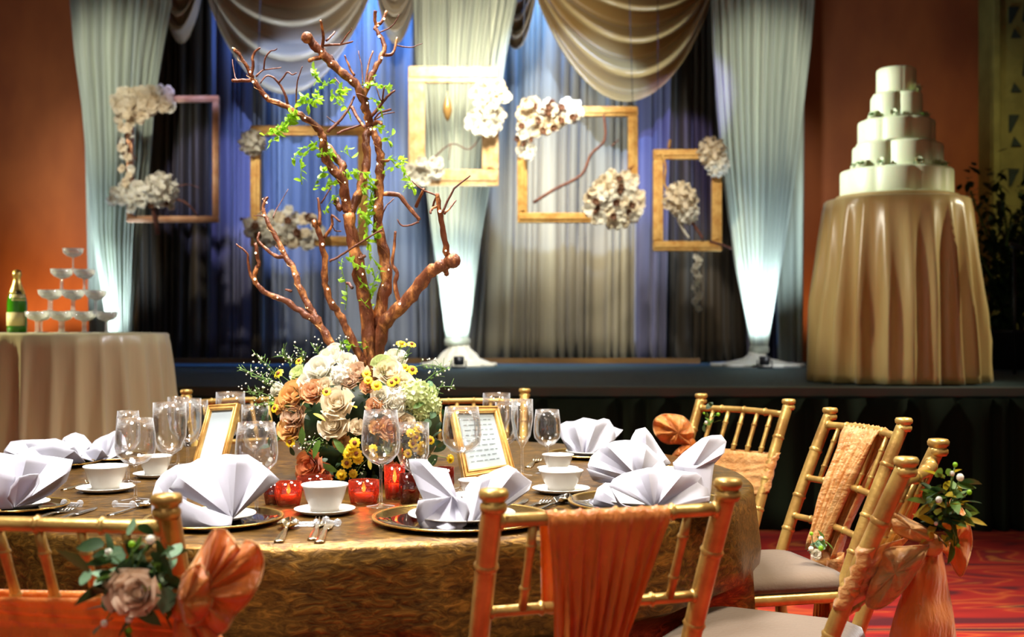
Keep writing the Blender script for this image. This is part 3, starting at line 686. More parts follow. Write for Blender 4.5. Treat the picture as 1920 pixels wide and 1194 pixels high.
arc_patch('dark_emblem', .0395*k*1.05, .031*k*1.05, .198*k, .222*k, -PI*.42, -PI*.18, M_black, bt)

# ================================================================== PLANT AND HAND RAIL AT THE RIGHT
pl = thing('potted_shrub', 'dark leafy shrub growing behind the cake table at the pillar', 'plant', (4.05, 9.6, SZ))
MB().lathe([(.16, 0), (.2, .02), (.24, .3), (.25, .32), (.22, .32), (.21, .26), (.001, .26)], (0, 0, 0), 24).build('pot', M_black, pl)
b = MB()
tips = []
for i in range(16):
    a = R.uniform(0, 6.28); e = R.uniform(.35, .75); L = R.uniform(.7, 1.45); pts = [(0, 0, .25)]
    for k_ in range(1, 6):
        t = k_/5; pts.append((math.cos(a)*e*t*t*.8+R.uniform(-.02, .02), math.sin(a)*e*t*t*.6, .25+L*t*.85)); tips.append(pts[-1])
    b.tube(cr(pts, 2), .009, 5)
b.build('stem', M_stem, pl)
lb = MB(); base_leaf = [v.co.copy() for v in ME_leafs['D'].vertices]; bf = [tuple(p.vertices) for p in ME_leafs['D'].polygons]
for i in range(1500):
    p = Vector(R.choice(tips[2:])); p += Vector((R.gauss(0, .10), R.gauss(0, .09), R.gauss(0, .12)))
    M = Matrix.Translation(p) @ Matrix.Rotation(R.uniform(0, 6.28), 4, 'Z') @ Matrix.Rotation(R.uniform(-1, 1), 4, 'X') @ Matrix.Scale(R.uniform(1.0, 1.7), 4)
    lb.add([M @ v for v in base_leaf], bf)
tag(lb.build('foliage', M_leafD, pl), kind='stuff')
hr = thing('stair_handrail', 'black sloping stair handrail beside the shrub behind the cake', 'handrail', (3.9, 8.6, 0))
MB().tube([(-.25, 0, 1.78), (.75, -.25, 1.38)], .022, 10).build('rail', M_black, hr)
for t in (0.03, .5, .97):
    MB().tube([(lerp(-.25, .75, t), lerp(0, -.25, t), SZ), (lerp(-.25, .75, t), lerp(0, -.25, t), lerp(1.78, 1.38, t))], .014, 8).build('post', M_black, hr)

# ================================================================== BANQUET TABLE
TC = (-.42, 3.40); TR = 1.09
table(TC, TR-.01, TZ-.006, 0, 'large round banquet table under the bronze cloth', 'banquet_table', 'legs')
def bronze():
    m = bpy.data.materials.new('crinkled_bronze_taffeta'); m.use_nodes = True; nt = m.node_tree; b = nt.nodes['Principled BSDF']
    b.inputs['Roughness'].default_value = .34; b.inputs['Metallic'].default_value = .7
    tc = nt.nodes.new('ShaderNodeTexCoord'); mp = nt.nodes.new('ShaderNodeMapping'); mp.inputs['Scale'].default_value = (1, 1.3, 2.6); mp.inputs['Rotation'].default_value = (0, 0, .18)
    nt.links.new(tc.outputs['Object'], mp.inputs[0])
    n1 = nt.nodes.new('ShaderNodeTexNoise'); n1.inputs['Scale'].default_value = 24; n1.inputs['Detail'].default_value = 5; n1.inputs['Roughness'].default_value = .6; n1.inputs['Distortion'].default_value = 1.2
    nt.links.new(mp.outputs[0], n1.inputs[0])
    v = nt.nodes.new('ShaderNodeTexVoronoi'); v.feature = 'DISTANCE_TO_EDGE'; v.inputs['Scale'].default_value = 9; nt.links.new(mp.outputs[0], v.inputs[0])
    add = nt.nodes.new('ShaderNodeMath'); add.operation = 'MULTIPLY_ADD'; add.inputs[1].default_value = .5; nt.links.new(v.outputs[0], add.inputs[0]); nt.links.new(n1.outputs[0], add.inputs[2])
    bp = nt.nodes.new('ShaderNodeBump'); bp.inputs['Strength'].default_value = .22; bp.inputs['Distance'].default_value = .02
    nt.links.new(add.outputs[0], bp.inputs['Height']); nt.links.new(bp.outputs[0], b.inputs['Normal'])
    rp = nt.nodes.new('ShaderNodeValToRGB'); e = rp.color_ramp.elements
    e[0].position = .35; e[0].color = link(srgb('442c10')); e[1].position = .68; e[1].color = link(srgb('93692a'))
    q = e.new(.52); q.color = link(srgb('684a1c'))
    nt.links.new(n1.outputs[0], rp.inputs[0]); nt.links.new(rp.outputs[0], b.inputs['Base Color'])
    return m
M_bronze = bronze()

# ================================================================== CHIAVARI CHAIRS
def backy(z):
    if z < .45: return .165+.045*((.45-z)/.45)**1.6
    t = (z-.45)/.47; return .165+.185*t**1.15
def backx(z): return .180+.027*(z/.92)
def bamboo(b, pts, r, rings, n=10):
    """post with bamboo swellings"""
    q = cr(pts, 4); b.tube(q, r, n)
    for p, dr in rings:
        pass
def make_chair(label, rails=(.877, .715, .60)):
    t = thing('chiavari_chair', label, 'chair')
    for sx in (-1, 1):
        b = MB(); zs = [0, .12, .25, .38, .45, .52, .60, .68, .76, .84, .915]
        pts = [(sx*backx(z), backy(z), z) for z in zs]; b.tube(cr(pts, 3), .0180, 12)
        for z in (.13, .30, .56, .66, .80):
            b.tube([(sx*backx(z-.006), backy(z-.006), z-.006), (sx*backx(z), backy(z), z), (sx*backx(z+.006), backy(z+.006), z+.006)], [.0180, .0212, .0180], 12, caps=False)
        z = .915; x, y = sx*backx(z), backy(z)
        dx, dy = 0, .0045
        b.lathe([(.018, -.01), (.022, -.004), (.022, .004), (.0185, .007), (.0185, .010), (.0235, .014), (.0245, .022), (.021, .028), (.001, .030)], (x, y, z-.012), 14)
        b.build('back_post', M_gold, t)
        f = MB(); f.tube([(sx*.185, -.185, .435), (sx*.187, -.188, .25), (sx*.190, -.192, 0)], [.017, .015, .012], 10)
        for z in (.12, .28, .38): f.tube([(sx*.187, -.187, z-.006), (sx*.187, -.187, z), (sx*.187, -.187, z+.006)], [.0145, .0185, .0145], 10, caps=False)
        f.build('front_leg', M_gold, t)
    def rail(z, r, bow, nm='back_rail'):
        pts = [(lerp(-backx(z), backx(z), i/10), backy(z)+bow*4*(i/10)*(1-i/10), z+.004*math.sin(PI*i/10)) for i in range(11)]
        b = MB(); b.tube(pts, r, 10)
        for u in (.04, .25, .5, .75, .96):
            i = u*10; x = lerp(-backx(z), backx(z), u); y = backy(z)+bow*4*u*(1-u)
            b.tube([(x-.005, y, z+.004*math.sin(PI*u)), (x, y, z+.004*math.sin(PI*u)), (x+.005, y, z+.004*math.sin(PI*u))], [r, r*1.35, r], 10, caps=False)
        b.build(nm, M_gold, t)
    rail(rails[0], .0115, .022, 'top_rail')
    for z in rails[1:]: rail(z, .010, .015)
    for i in range(5):
        u = (i+1)/6; b = MB(); pts = []
        for q in range(5):
            z = lerp(rails[0]-.006, rails[1]+.005, q/4); x = lerp(-backx(z), backx(z), u); pts.append((x, backy(z)+.020*4*u*(1-u), z))
        b.tube(pts, [.0075, .0085, .0075, .0085, .0075], 8)
        for q in (1, 3): p = Vector(pts[q]); b.tube([p-Vector((0, 0, .005)), p, p+Vector((0, 0, .005))], [.008, .0112, .008], 8, caps=False)
        b.build('spindle', M_gold, t)
    # seat
    def rr_ring(hx, hy, c, z):
        out = []
        for (sx, sy, a0) in ((1, 1, 0), (-1, 1, 90), (-1, -1, 180), (1, -1, 270)):
            for a in (0, 30, 60, 90):
                an = math.radians(a0+a); out.append(Vector((sx*(hx-c)+c*math.cos(an), sy*(hy-c)+c*math.sin(an), z)))
        return out
    def slab(hx, hy, c, prof, nm, m):
        rows = [rr_ring(hx-i, hy-i, c, z) for i, z in prof]; b = MB().grid(rows, wrap=True); n = 16
        b.f.append(tuple(range(n-1, -1, -1))); b.f.append(tuple((len(rows)-1)*n+j for j in range(n))); return b.build(nm, m, t, auto=50)
    slab(.205, .200, .04, [(.006, .425), (0, .431), (0, .449), (.006, .455)], 'seat', M_gold)
    slab(.200, .195, .05, [(.008, .455), (0, .463), (-.002, .475), (.004, .492), (.02, .502), (.05, .507)], 'cushion', M_cushion)
    for (a, b_) in (((-1, -1), (1, -1)), ((-1, 1), (1, 1)), ((-1, -1), (-1, 1)), ((1, -1), (1, 1))):
        for z in (.20, .30):
            pa = (a[0]*.188, -.188 if a[1] < 0 else backy(z), z); pb = (b_[0]*.188, -.188 if b_[1] < 0 else backy(z), z)
            MB().tube([pa, pb], .0085, 8).build('stretcher', M_gold, t)
    return t
def chair_pose(L, Rr):
    """top ends of the two back posts (world) -> origin and turn"""
    m = (Vector(L)+Vector(Rr))/2; away = Vector((m.x-TC[0], m.y-TC[1], 0)); 
    d = Vector(Rr)-Vector(L); nrm = Vector((d.y, -d.x, 0)).normalized()
    if nrm.dot(away) < 0: nrm = -nrm
    r = math.atan2(-nrm.x, nrm.y); o = m-nrm*.350; return Vector((o.x, o.y, 0)), r
def top(px, py, z=.925): Y = (H-z)*F/(py-HY); return Vector(((px-CX)*Y/F, Y, 0))
posts = {
 'D': (top(908, 925), top(1382, 903)), 'C': (top(1768, 824), top(1692, 868)), 'B': (top(1553, 767), top(1702, 788)),
 'A': (top(1305, 740), top(1492, 752)), 'E': (top(-170, 925), top(320, 934)), 'G': (top(795, 731), top(982, 731)), 'F': (top(350, 733), top(528, 727)),
 'I': (top(-60, 760), top(60, 745))}
labs = {
 'D': 'gold chiavari chair facing away from the camera, orange organza falling from its top rail',
 'C': 'gold chiavari chair cropped by the dark front post, big peach bow and greenery behind it',
 'B': 'gold chiavari chair with peach organza draped narrow over its back, beside the carpet',
 'A': 'gold chiavari chair with a peach band wrapped level round its back, nearest the stage',
 'E': 'gold chiavari chair with rose corsage and big orange bow at its post',
 'G': 'gold chiavari chair mostly hidden behind the tall glasses and the lined menu frame',
 'F': 'gold chiavari chair mostly hidden behind the flowers and the blank menu frame'}
ch0 = None; CH = {}
for k in ('D', 'C', 'B', 'A', 'E', 'G', 'F'):
    o, r = chair_pose(*posts[k])
    if ch0 is None: ch0 = make_chair(labs[k]); ch0['group'] = 'gold chairs round the banquet table'; ch0.location = o; ch0.rotation_euler = (0, 0, r); c = ch0
    else: c = dup(ch0, o, r, labs[k])
    CH[k] = (c, Matrix.Translation(o) @ Matrix.Rotation(r, 4, 'Z'))

LIM = [(math.atan2(M.translation.y-TC[1], M.translation.x-TC[0]), math.hypot(M.translation.x-TC[0], M.translation.y-TC[1])) for c, M in CH.values()]
def cloth_limit(a, z, q):
    if z > .56: return q
    for ca, d in LIM:
        da = abs((a-ca+PI) % (2*PI)-PI); w_ = .25/d
        if da < w_*1.5:
            k_ = 1 if da < w_ else 1-(da-w_)/(w_*.5); k_ *= min(1, (.56-z)/.06); q = lerp(q, min(q, d-.235), k_)
    return q
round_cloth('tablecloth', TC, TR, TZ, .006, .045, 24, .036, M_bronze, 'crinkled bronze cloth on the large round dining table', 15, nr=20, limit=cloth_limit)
# ------------------------------------------------------------------ sashes
def sash_drape(key, u0, u1, ub0, ub1, zbot, m, lab, seed, pleats=9, tail=None):
    """cloth hung over the top rail, gathered narrow lower down; local chair coordinates"""
    c, M = CH[key]; rr = random.Random(seed); path = []
    zr = .877
    for i in range(12): path.append((lerp(zbot+.03 if key == 'B' else .70, .862, i/11), -1, .016))
    kf = len(path)
    path += [(.885, -.8, .015), (.8935, 0, 0), (.885, .8, .015)]
    nz = 16
    for i in range(nz+1): path.append((lerp(.868, zbot, i/nz), 1, .017))
    rows = []; nu = pleats*8
    ph = [rr.uniform(0, 1) for _ in range(pleats+1)]
    for k_, (z, sd, off) in enumerate(path):
        v = max(0, (.868-z)/(.868-zbot))
        vv = v**.85; row = []
        for j in range(nu+1):
            u = j/nu; x = lerp(lerp(u0, ub0, vv), lerp(u1, ub1, vv), u)
            zz = min(z, .90); bow = .022*(1-(x/.2)**2)
            s_ = 1-2*abs(math.sin(PI*pleats*u+1.2*ph[int(u*pleats)]+v*.8))**.8; s2 = math.sin(2*PI*pleats*.37*u+seed)
            y = backy(zz)+bow+sd*off+ (sd if sd else .5)*(.003+.022*min(1, v*3)*(1+s_)*.5+.006*s2*min(1, v*3)+.0022*(1+s_))
            row.append(M @ Vector((x+.002*s2, y, z+(.0025*s_ if abs(sd) < 1 else 0))))
        rows.append(row)
    o = MB().grid(rows).build('chair_sash', m, thick=.0012); o['label'] = lab; o['category'] = 'sash'; return o
def cloth_px(name, rows, m, parent=None, n=3, thick=.0015, rip=0, fr=3, seed=0):
    """lofted cloth through rows of (px, py, Y)"""
    R2 = [cr([tuple(p) for p in r], n) for r in rows]; cols = list(zip(*R2)); C2 = [cr(list(c_), n) for c_ in cols]; rows2 = list(zip(*C2)); g = []
    for i, r in enumerate(rows2):
        row = []
        for j, p in enumerate(r):
            d = rip*math.sin(fr*2*PI*i/len(rows2)+.6*math.sin(j*.5+seed)); row.append(at(p[0], p[1], p[2]+d))
        g.append(row)
    return MB().grid(g).build(name, m, parent, world=parent is not None, thick=thick)
def puff(name, outline, Yc, dep, m, parent, rad=6, amp=.008, fq=5, seed=0, hollow=0, cen=None):
    """pillowy bow loop: a closed outline in depth, both faces bulged and crinkled towards its knot"""
    pts = cr([tuple(p) for p in outline]+[tuple(outline[0])], 4)[:-1]; n = len(pts)
    cx = cen[0] if cen else sum(p[0] for p in pts)/n; cy = cen[1] if cen else sum(p[1] for p in pts)/n
    b = MB(); V = []; nr = 7; rr = random.Random(seed)
    for side in (-1, 1):
        rows = []
        for i in range(nr+1):
            t = i/nr; row = []
            for j, p in enumerate(pts):
                a = 2*PI*j/n
                k_ = (1-t**2.2)**.5 if t < 1 else 0
                d = side*dep*k_*(1 if side > 0 else 1)
                d += amp*math.sin(fq*a+seed+2*t)*t*1.2+.5*amp*math.sin(2.3*fq*a+4*t+seed)*math.sin(PI*t)
                row.append(at(cx+(p[0]-cx)*t, cy+(p[1]-cy)*t, Yc+d))
            rows.append(row)
        b.grid(rows, wrap=True)
    o = b.build(name, m, parent, world=parent is not None)
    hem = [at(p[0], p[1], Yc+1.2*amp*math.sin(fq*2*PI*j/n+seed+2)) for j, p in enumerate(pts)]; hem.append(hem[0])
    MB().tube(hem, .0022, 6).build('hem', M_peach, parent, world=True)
    return o

sash_drape('D', -.090, .120, -.018, .052, .46, M_org, 'orange organza sash falling from the top rail of the nearest full chair back', 3, 8)
sash_drape('B', -.095, .100, -.028, .028, .50, M_peach, 'peach organza sash draped narrow down the chair back beside the carpet', 5, 8)
# band on A
def band(key, z0, z1, m, lab, seed, dz=.0, nm='chair_sash'):
    c, M = CH[key]; rows = []
    for i in range(15):
        v = i/14; row = []
        for j in range(64):
            a = 2*PI*j/64; u = math.cos(a); sd = math.sin(a)
            z = lerp(z0, z1, v)+dz*u; x = (backx(z)+.020)*math.copysign(abs(u)**.55, u)
            off = .024*abs(sd)**.5*(1 if sd > 0 else -1); pinch = 1-.35*(1 if u > 0 else 0)*abs(u)**3*0
            y = backy(z)+.018*(1-(min(1, abs(x)/.2))**2)+off+.0035*math.sin(2*PI*4.5*v+1.3*math.sin(a*1.5+seed)+u*2)
            row.append(M @ Vector((x, y, z+.006*math.sin(3*u+7*v+seed))))
        rows.append(row)
    o = MB().grid(rows, wrap=True).build(nm, m, thick=.0012); o['label'] = lab; o['category'] = 'sash'; return o
band('A', .735, .60, M_peach, 'peach organza band wrapped level round the chair back nearest the stage', 2, .02)
band('E', .765, .660, M_org, 'orange organza band across the chair back cropped by the frame edge', 4)
band('C', .745, .62, M_peach, 'peach organza band round the chair back beside the greenery', 6, .0)
# bow on E's post
YE = 1.77
bw = thing('sash_bow', 'big orange organza bow on the chair post behind the bronze cloth edge', 'bow', at(335, 1140, YE))
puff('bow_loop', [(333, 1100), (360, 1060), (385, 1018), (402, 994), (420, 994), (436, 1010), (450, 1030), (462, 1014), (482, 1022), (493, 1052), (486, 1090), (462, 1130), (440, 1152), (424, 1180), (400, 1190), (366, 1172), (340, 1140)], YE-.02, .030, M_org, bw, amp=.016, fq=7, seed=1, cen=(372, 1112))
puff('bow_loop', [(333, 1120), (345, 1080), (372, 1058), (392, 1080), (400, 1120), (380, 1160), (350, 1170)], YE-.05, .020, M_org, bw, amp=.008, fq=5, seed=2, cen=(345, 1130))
MB().ball(at(340, 1130, YE-.02)-bw.location, .022, 12, 8, (1, .9, 1.2)).build('knot', M_org, bw)
cloth_px('bow_tail', [[(330, 1140, YE), (345, 1150, YE-.02), (362, 1140, YE)], [(325, 1200, YE), (352, 1200, YE-.03), (380, 1195, YE)], [(330, 1290, YE+.01), (365, 1290, YE-.02), (410, 1280, YE+.01)]], M_org, bw, rip=.004)
cloth_px('bow_tail', [[(338, 1140, YE-.01), (350, 1150, YE-.03), (366, 1150, YE)], [(370, 1195, YE), (390, 1200, YE-.03), (415, 1190, YE)], [(380, 1270, YE+.01), (410, 1270, YE-.02), (440, 1265, YE+.01)]], M_org, bw, rip=.004, seed=2)
# bow on A
YA = 4.30
bw = thing('sash_bow', 'orange organza bow on the chair post nearest the stage', 'bow', at(1292, 830, YA))
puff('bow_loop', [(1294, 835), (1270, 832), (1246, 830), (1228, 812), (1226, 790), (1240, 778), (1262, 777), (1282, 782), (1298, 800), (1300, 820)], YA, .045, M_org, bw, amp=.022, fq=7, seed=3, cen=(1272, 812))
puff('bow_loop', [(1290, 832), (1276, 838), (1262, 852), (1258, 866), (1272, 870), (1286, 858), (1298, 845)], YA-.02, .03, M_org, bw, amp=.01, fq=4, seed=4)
MB().ball(at(1292, 833, YA)-bw.location, .028, 12, 8).build('knot', M_org, bw)
# bow on C
YC = 2.42
bw = thing('sash_bow', 'peach organza bow with wide loops behind the chair beside the open carpet', 'bow', at(1745, 1025, YC))
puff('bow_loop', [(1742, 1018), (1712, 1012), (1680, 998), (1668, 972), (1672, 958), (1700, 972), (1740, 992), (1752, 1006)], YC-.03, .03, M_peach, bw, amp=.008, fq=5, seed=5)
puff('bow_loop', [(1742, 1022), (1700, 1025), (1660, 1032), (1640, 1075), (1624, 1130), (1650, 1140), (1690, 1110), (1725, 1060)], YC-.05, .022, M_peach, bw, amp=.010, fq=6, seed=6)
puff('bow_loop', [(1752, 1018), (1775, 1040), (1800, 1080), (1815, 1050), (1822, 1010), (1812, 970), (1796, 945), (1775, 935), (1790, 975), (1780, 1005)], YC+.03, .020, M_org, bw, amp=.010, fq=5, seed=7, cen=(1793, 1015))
cloth_px('bow_tail', [[(1735, 1020, YC), (1750, 1030, YC-.03), (1765, 1022, YC)], [(1700, 1090, YC), (1740, 1095, YC-.05), (1775, 1085, YC)], [(1670, 1180, YC), (1725, 1190, YC-.06), (1790, 1170, YC)], [(1650, 1300, YC), (1720, 1310, YC-.05), (1800, 1290, YC)]], M_org, bw, n=5, rip=.006)
MB().ball(at(1746, 1022, YC-.02)-bw.location, .024, 12, 8).build('knot', M_peach, bw)
# lower tail of B's sash
c, M = CH['B']
k_ = thing('sash_bow', 'small peach knot and tails gathering the sash at seat height beside the carpet', 'bow', M @ Vector((0, .235, .50)))
def loc(v): return (M @ Vector(v))-k_.location
b = MB(); b.ball(loc((0, .215, .50)), .030, 14, 8, (1.1, 1.0, .9)).build('knot', M_peach, k_)
rows = []
for i in range(10):
    z = lerp(.49, .12, i/9); rows.append([loc((lerp(-1, 1, j/24)*lerp(.03, .10, i/9), .215+.012*math.sin(j*1.6+i*.2), z)) for j in range(25)])
MB().grid(rows).build('bow_tail', M_org, k_, thick=.001)
for s_ in (-1, 1):
    b = MB(); rows = []
    for i in range(9):
        a = PI*2*i/8; row = []
        for j in range(5):
            q = lerp(-.02, .02, j/4); rr_ = .035+.006*math.sin(3*a)
            row.append(loc((s_*(.045-.04*math.cos(a)), .225+.02*math.sin(a), .50+q*(1-.5*math.cos(a))+.012*math.sin(a))))
        rows.append(row)
    b.grid(rows).build('bow_loop', M_peach, k_, thick=.001)

# ================================================================== ROSES
def rose_mesh(name, r, m, seed=0, openess=1):
    rr = random.Random(seed); b = MB(); b.ball((0, 0, -.05*r), r*.30, 8, 5, (1, 1, 1.3))
    lay = [(3, .30, .75, .05), (4, .46, .80, .12), (5, .64, .74, .25), (5, .84, .58, .42), (6, 1.0, .36, .60)]
    for L, (n, rad, hh, fl) in enumerate(lay):
        for i in range(n):
            a0 = 2*PI*(i+.37*L)/n+rr.uniform(-.15, .15); wdt = 2*PI/n*.72; rows = []; rd = rad*r*rr.uniform(.94, 1.06)*openess
            for q in range(5):
                t = q/4; rq = rd*(.30+.70*math.sin(PI*.5*t)**.9)+(fl*r*.25 if t > .8 else 0); zq = -.45*r+(hh+.45)*r*t*.95-(fl*r*.16 if t > .8 else 0)
                row = []
                for s_ in range(5):
                    e = (s_-2)/2; a = a0+e*wdt*(.55+.45*math.sin(PI*min(1, t+.25)))
                    row.append(Vector((rq*(1+.05*e*e)*math.cos(a), rq*(1+.05*e*e)*math.sin(a), zq-.16*r*abs(e)**2.4*(t > .5))))
                rows.append(row)
            b.grid(rows)
    me = b.mesh(name); me.materials.append(m); return me
def button_mesh():
    b = MB()
    for i in range(9):
        a = 2*PI*i/9; ca, sa = math.cos(a), math.sin(a)
        b.grid([[Vector((ca*.004-sa*.002*q, sa*.004+ca*.002*q, 0)) for q in (-1, 0, 1)], [Vector((ca*.010-sa*.0045*q, sa*.010+ca*.0045*q, .001)) for q in (-1, 0, 1)], [Vector((ca*.014-sa*.002*q, sa*.014+ca*.002*q, -.002)) for q in (-1, 0, 1)]])
    me = b.mesh('button_petals'); me.materials.append(M_yellow); me.materials.append(M_brownc)
    return me
ROSE = {k: rose_mesh('rose_'+k, .04, m, i) for i, (k, m) in enumerate((('cream', M_cream), ('white', M_white), ('tan', M_tan), ('peach', M_peachp), ('green', M_greenp), ('pink', M_pinkp), ('orange', M_orangep)))}
ME_but = button_mesh(); _e = MB().ball((0, 0, .001), .0055, 8, 5, (1, 1, .6)).mesh('button_eye'); _e.materials.append(M_brownc)
_e2 = MB().ball((0, 0, .001), .0062, 8, 5, (1, 1, .7)).mesh('button_eye_yellow'); _e2.materials.append(M_yellow)
HYD = petal_ball('hydrangea', .045, M_greenp, 4, 60, .30); HYDW = petal_ball('hydrangea_white', .045, M_white, 5, 50, .34)
def facing(d):     # rotation putting +Z along d
    return Vector(d).to_track_quat('Z', 'Y').to_euler()

# ================================================================== CORSAGES
def corsage(name, lab, c, rose, rs, leaves, spread, seed, buds=6, lm=('D', 'M', 'E')):
    rr = random.Random(seed); t = thing(name, lab, 'corsage', c)
    if rose: inst('rose', ROSE[rose], t, (0, -.03, -.02), facing((.1, -1, .2)), rs)
    for i in range(leaves):
        a = rr.uniform(0, 6.28); e = rr.uniform(.2, 1); p = Vector((math.cos(a)*spread[0]*e, rr.uniform(-.025, .02), math.sin(a)*spread[1]*e))
        inst('leaf', ME_leafs[rr.choice(lm)], t, p, (rr.uniform(-1.2, 1.2), rr.uniform(-1, 1), rr.uniform(0, 6.28)), rr.uniform(.4, .75))
    for i in range(buds):
        a = rr.uniform(0, 6.28); e = rr.uniform(.5, 1.2); p = Vector((math.cos(a)*spread[0]*e, -.03, math.sin(a)*spread[1]*e+.01))
        MB().ball(p, rr.uniform(.004, .008), 8, 5).build('bud', M_white if i % 2 else M_leafB, t)
        MB().tube([Vector((0, 0, 0)), p], .0012, 5).build('stem', M_stem, t)
    return t
cE = corsage('corsage', 'rose and dark eucalyptus corsage tied beside the orange bow', at(250, 1075, 1.74), 'pink', .72, 95, (.060, .078), 4, 9, ('D', 'D', 'M', 'E'))
inst('rose', ROSE['pink'], cE, at(258, 1112, 1.70)-cE.location, facing((0, -1, .3)), .75)
corsage('corsage', 'green leaf corsage on the peach bow beside the open carpet', at(1776, 958, 2.36), None, 1, 95, (.042, .075), 6, 8, ('D', 'M', 'M', 'Y'))
corsage('corsage', 'small pale leaf and white bud corsage by the knot beside the carpet', at(1525, 1022, 3.36), 'white', .35, 9, (.045, .030), 8, 4, ('E', 'E', 'M'))
corsage('corsage', 'tiny green corsage behind the spindles of the chair nearest the stage', at(1328, 785, 4.30), None, 1, 12, (.03, .05), 9, 3, ('M', 'D'))
t = thing('bead_strand', 'short strand of pearl beads at the right post of the nearest full chair', 'beads', at(1356, 905, 2.02))
for i in range(8): MB().ball(at(1356+(-3 if i > 3 else 2)-i*.8, 903+i*6, 1.99)-t.location, .0032 if i % 2 else .0042, 8, 6).build('bead', M_bead, t)
# ================================================================== TREE OF COPPER BRANCHES
TRC = Vector((at(697, 690, 3.40).x, 3.40, TZ))
tree = thing('branch_tree', 'tall copper-brown manzanita branch tree with fairy lights rising from the flowers', 'branches', TRC)
placed = []   # (px,py,dY)
def near(px, py):
    best = min(placed, key=lambda q: (q[0]-px)**2+(q[1]-py)**2); return best[2] if (best[0]-px)**2+(best[1]-py)**2 < 900 else 0
def limb(pts, r0, r1, d0=None, d1=None, m=M_bark, name='branch', blunt=False, knots=True):
    if d0 is None: d0 = near(*pts[0])
    if d1 is None: d1 = d0+R.uniform(-.06, .06)
    n = len(pts); P = [(p[0], p[1], lerp(d0, d1, i/(n-1))) for i, p in enumerate(pts)]
    q = cr(P, 4); k = len(q); placed.extend(q); V = []; rad = []
    for i, p in enumerate(q):
        jit = .0025 if r0 > 5 else .001
        V.append(at(p[0], p[1], 3.4+p[2])-TRC+Vector((R.uniform(-jit, jit), R.uniform(-jit, jit), R.uniform(-jit, jit))))
        r = 1.1*lerp(r0, r1, i/(k-1))*3.4/F
        if knots and r0 > 4: r *= 1+.16*math.sin(i*1.9+pts[0][0])*R.uniform(.4, 1)
        rad.append(r)
    b = MB().tube(V, rad, 10 if r0 > 5 else 6)
    if blunt: b.ball(V[-1], rad[-1]*1.25, 10, 6)
    o = b.build(name, m, tree); return q
P = limb([(697, 745), (696, 700), (692, 626), (686, 577), (677, 535), (671, 493), (662, 451), (653, 400)], 13, 10, 0, -.02)
P1 = P
L1 = limb([(653, 400), (647, 366), (640, 335), (620, 312), (606, 285), (606, 262), (596, 240), (571, 221), (538, 201), (505, 186), (480, 158), (470, 141), (455, 113), (438, 90)], 9, 2.2, -.02, -.14)
L1b = limb([(640, 335), (642, 312), (631, 296), (612, 272)], 7, 6)
L2 = limb([(653, 400), (668, 375), (680, 339), (688, 300), (686, 264), (694, 238)], 8, 6.5, -.02, .04)
L3 = limb([(699, 745), (701, 680), (701, 632), (719, 556), (724, 517), (719, 469), (710, 427), (709, 375), (712, 330), (714, 299), (706, 262), (694, 238)], 12.5, 6, .02, .04)
L4 = limb([(694, 238), (689, 214), (681, 186), (666, 156), (644, 138), (621, 118), (601, 96), (581, 75), (575, 72)], 7, 7.5, None, -.02, blunt=True)
L5 = limb([(681, 186), (691, 151), (701, 131), (714, 108), (721, 85), (709, 63), (704, 50), (716, 40), (724, 20)], 5.5, 2.5, None, .12)
L6 = limb([(686, 690), (652, 620), (635, 589), (617, 559), (608, 523), (608, 481), (602, 451), (593, 427), (587, 412)], 7, 4, -.02, -.10)
L7 = limb([(670, 705), (623, 647), (599, 608), (581, 577), (563, 541), (551, 505), (533, 478), (517, 445), (502, 415), (493, 393), (502, 369)], 8, 2.5, 0, .12)
L8 = limb([(599, 608), (563, 583), (530, 562), (496, 547), (478, 529), (480, 505), (484, 493), (478, 457)], 6, 3, None, .02)
L8b = limb([(478, 529), (468, 511), (465, 487), (463, 475), (442, 457)], 3, 1.3)
L9 = limb([(702, 700), (710, 647), (722, 605), (750, 577), (777, 547), (801, 514), (825, 499), (845, 490), (851, 488)], 12.5, 9.5, .02, -.12, blunt=True)
L9k = limb([(830, 497), (836, 508), (838, 514)], 5, 4)
L10 = limb([(842, 490), (837, 470), (831, 433), (825, 396), (819, 363)], 6, 3.5, None, -.14)
MAIN = [P1, L1, L1b, L2, L3, L4, L5, L6, L7, L8, L9, L10]
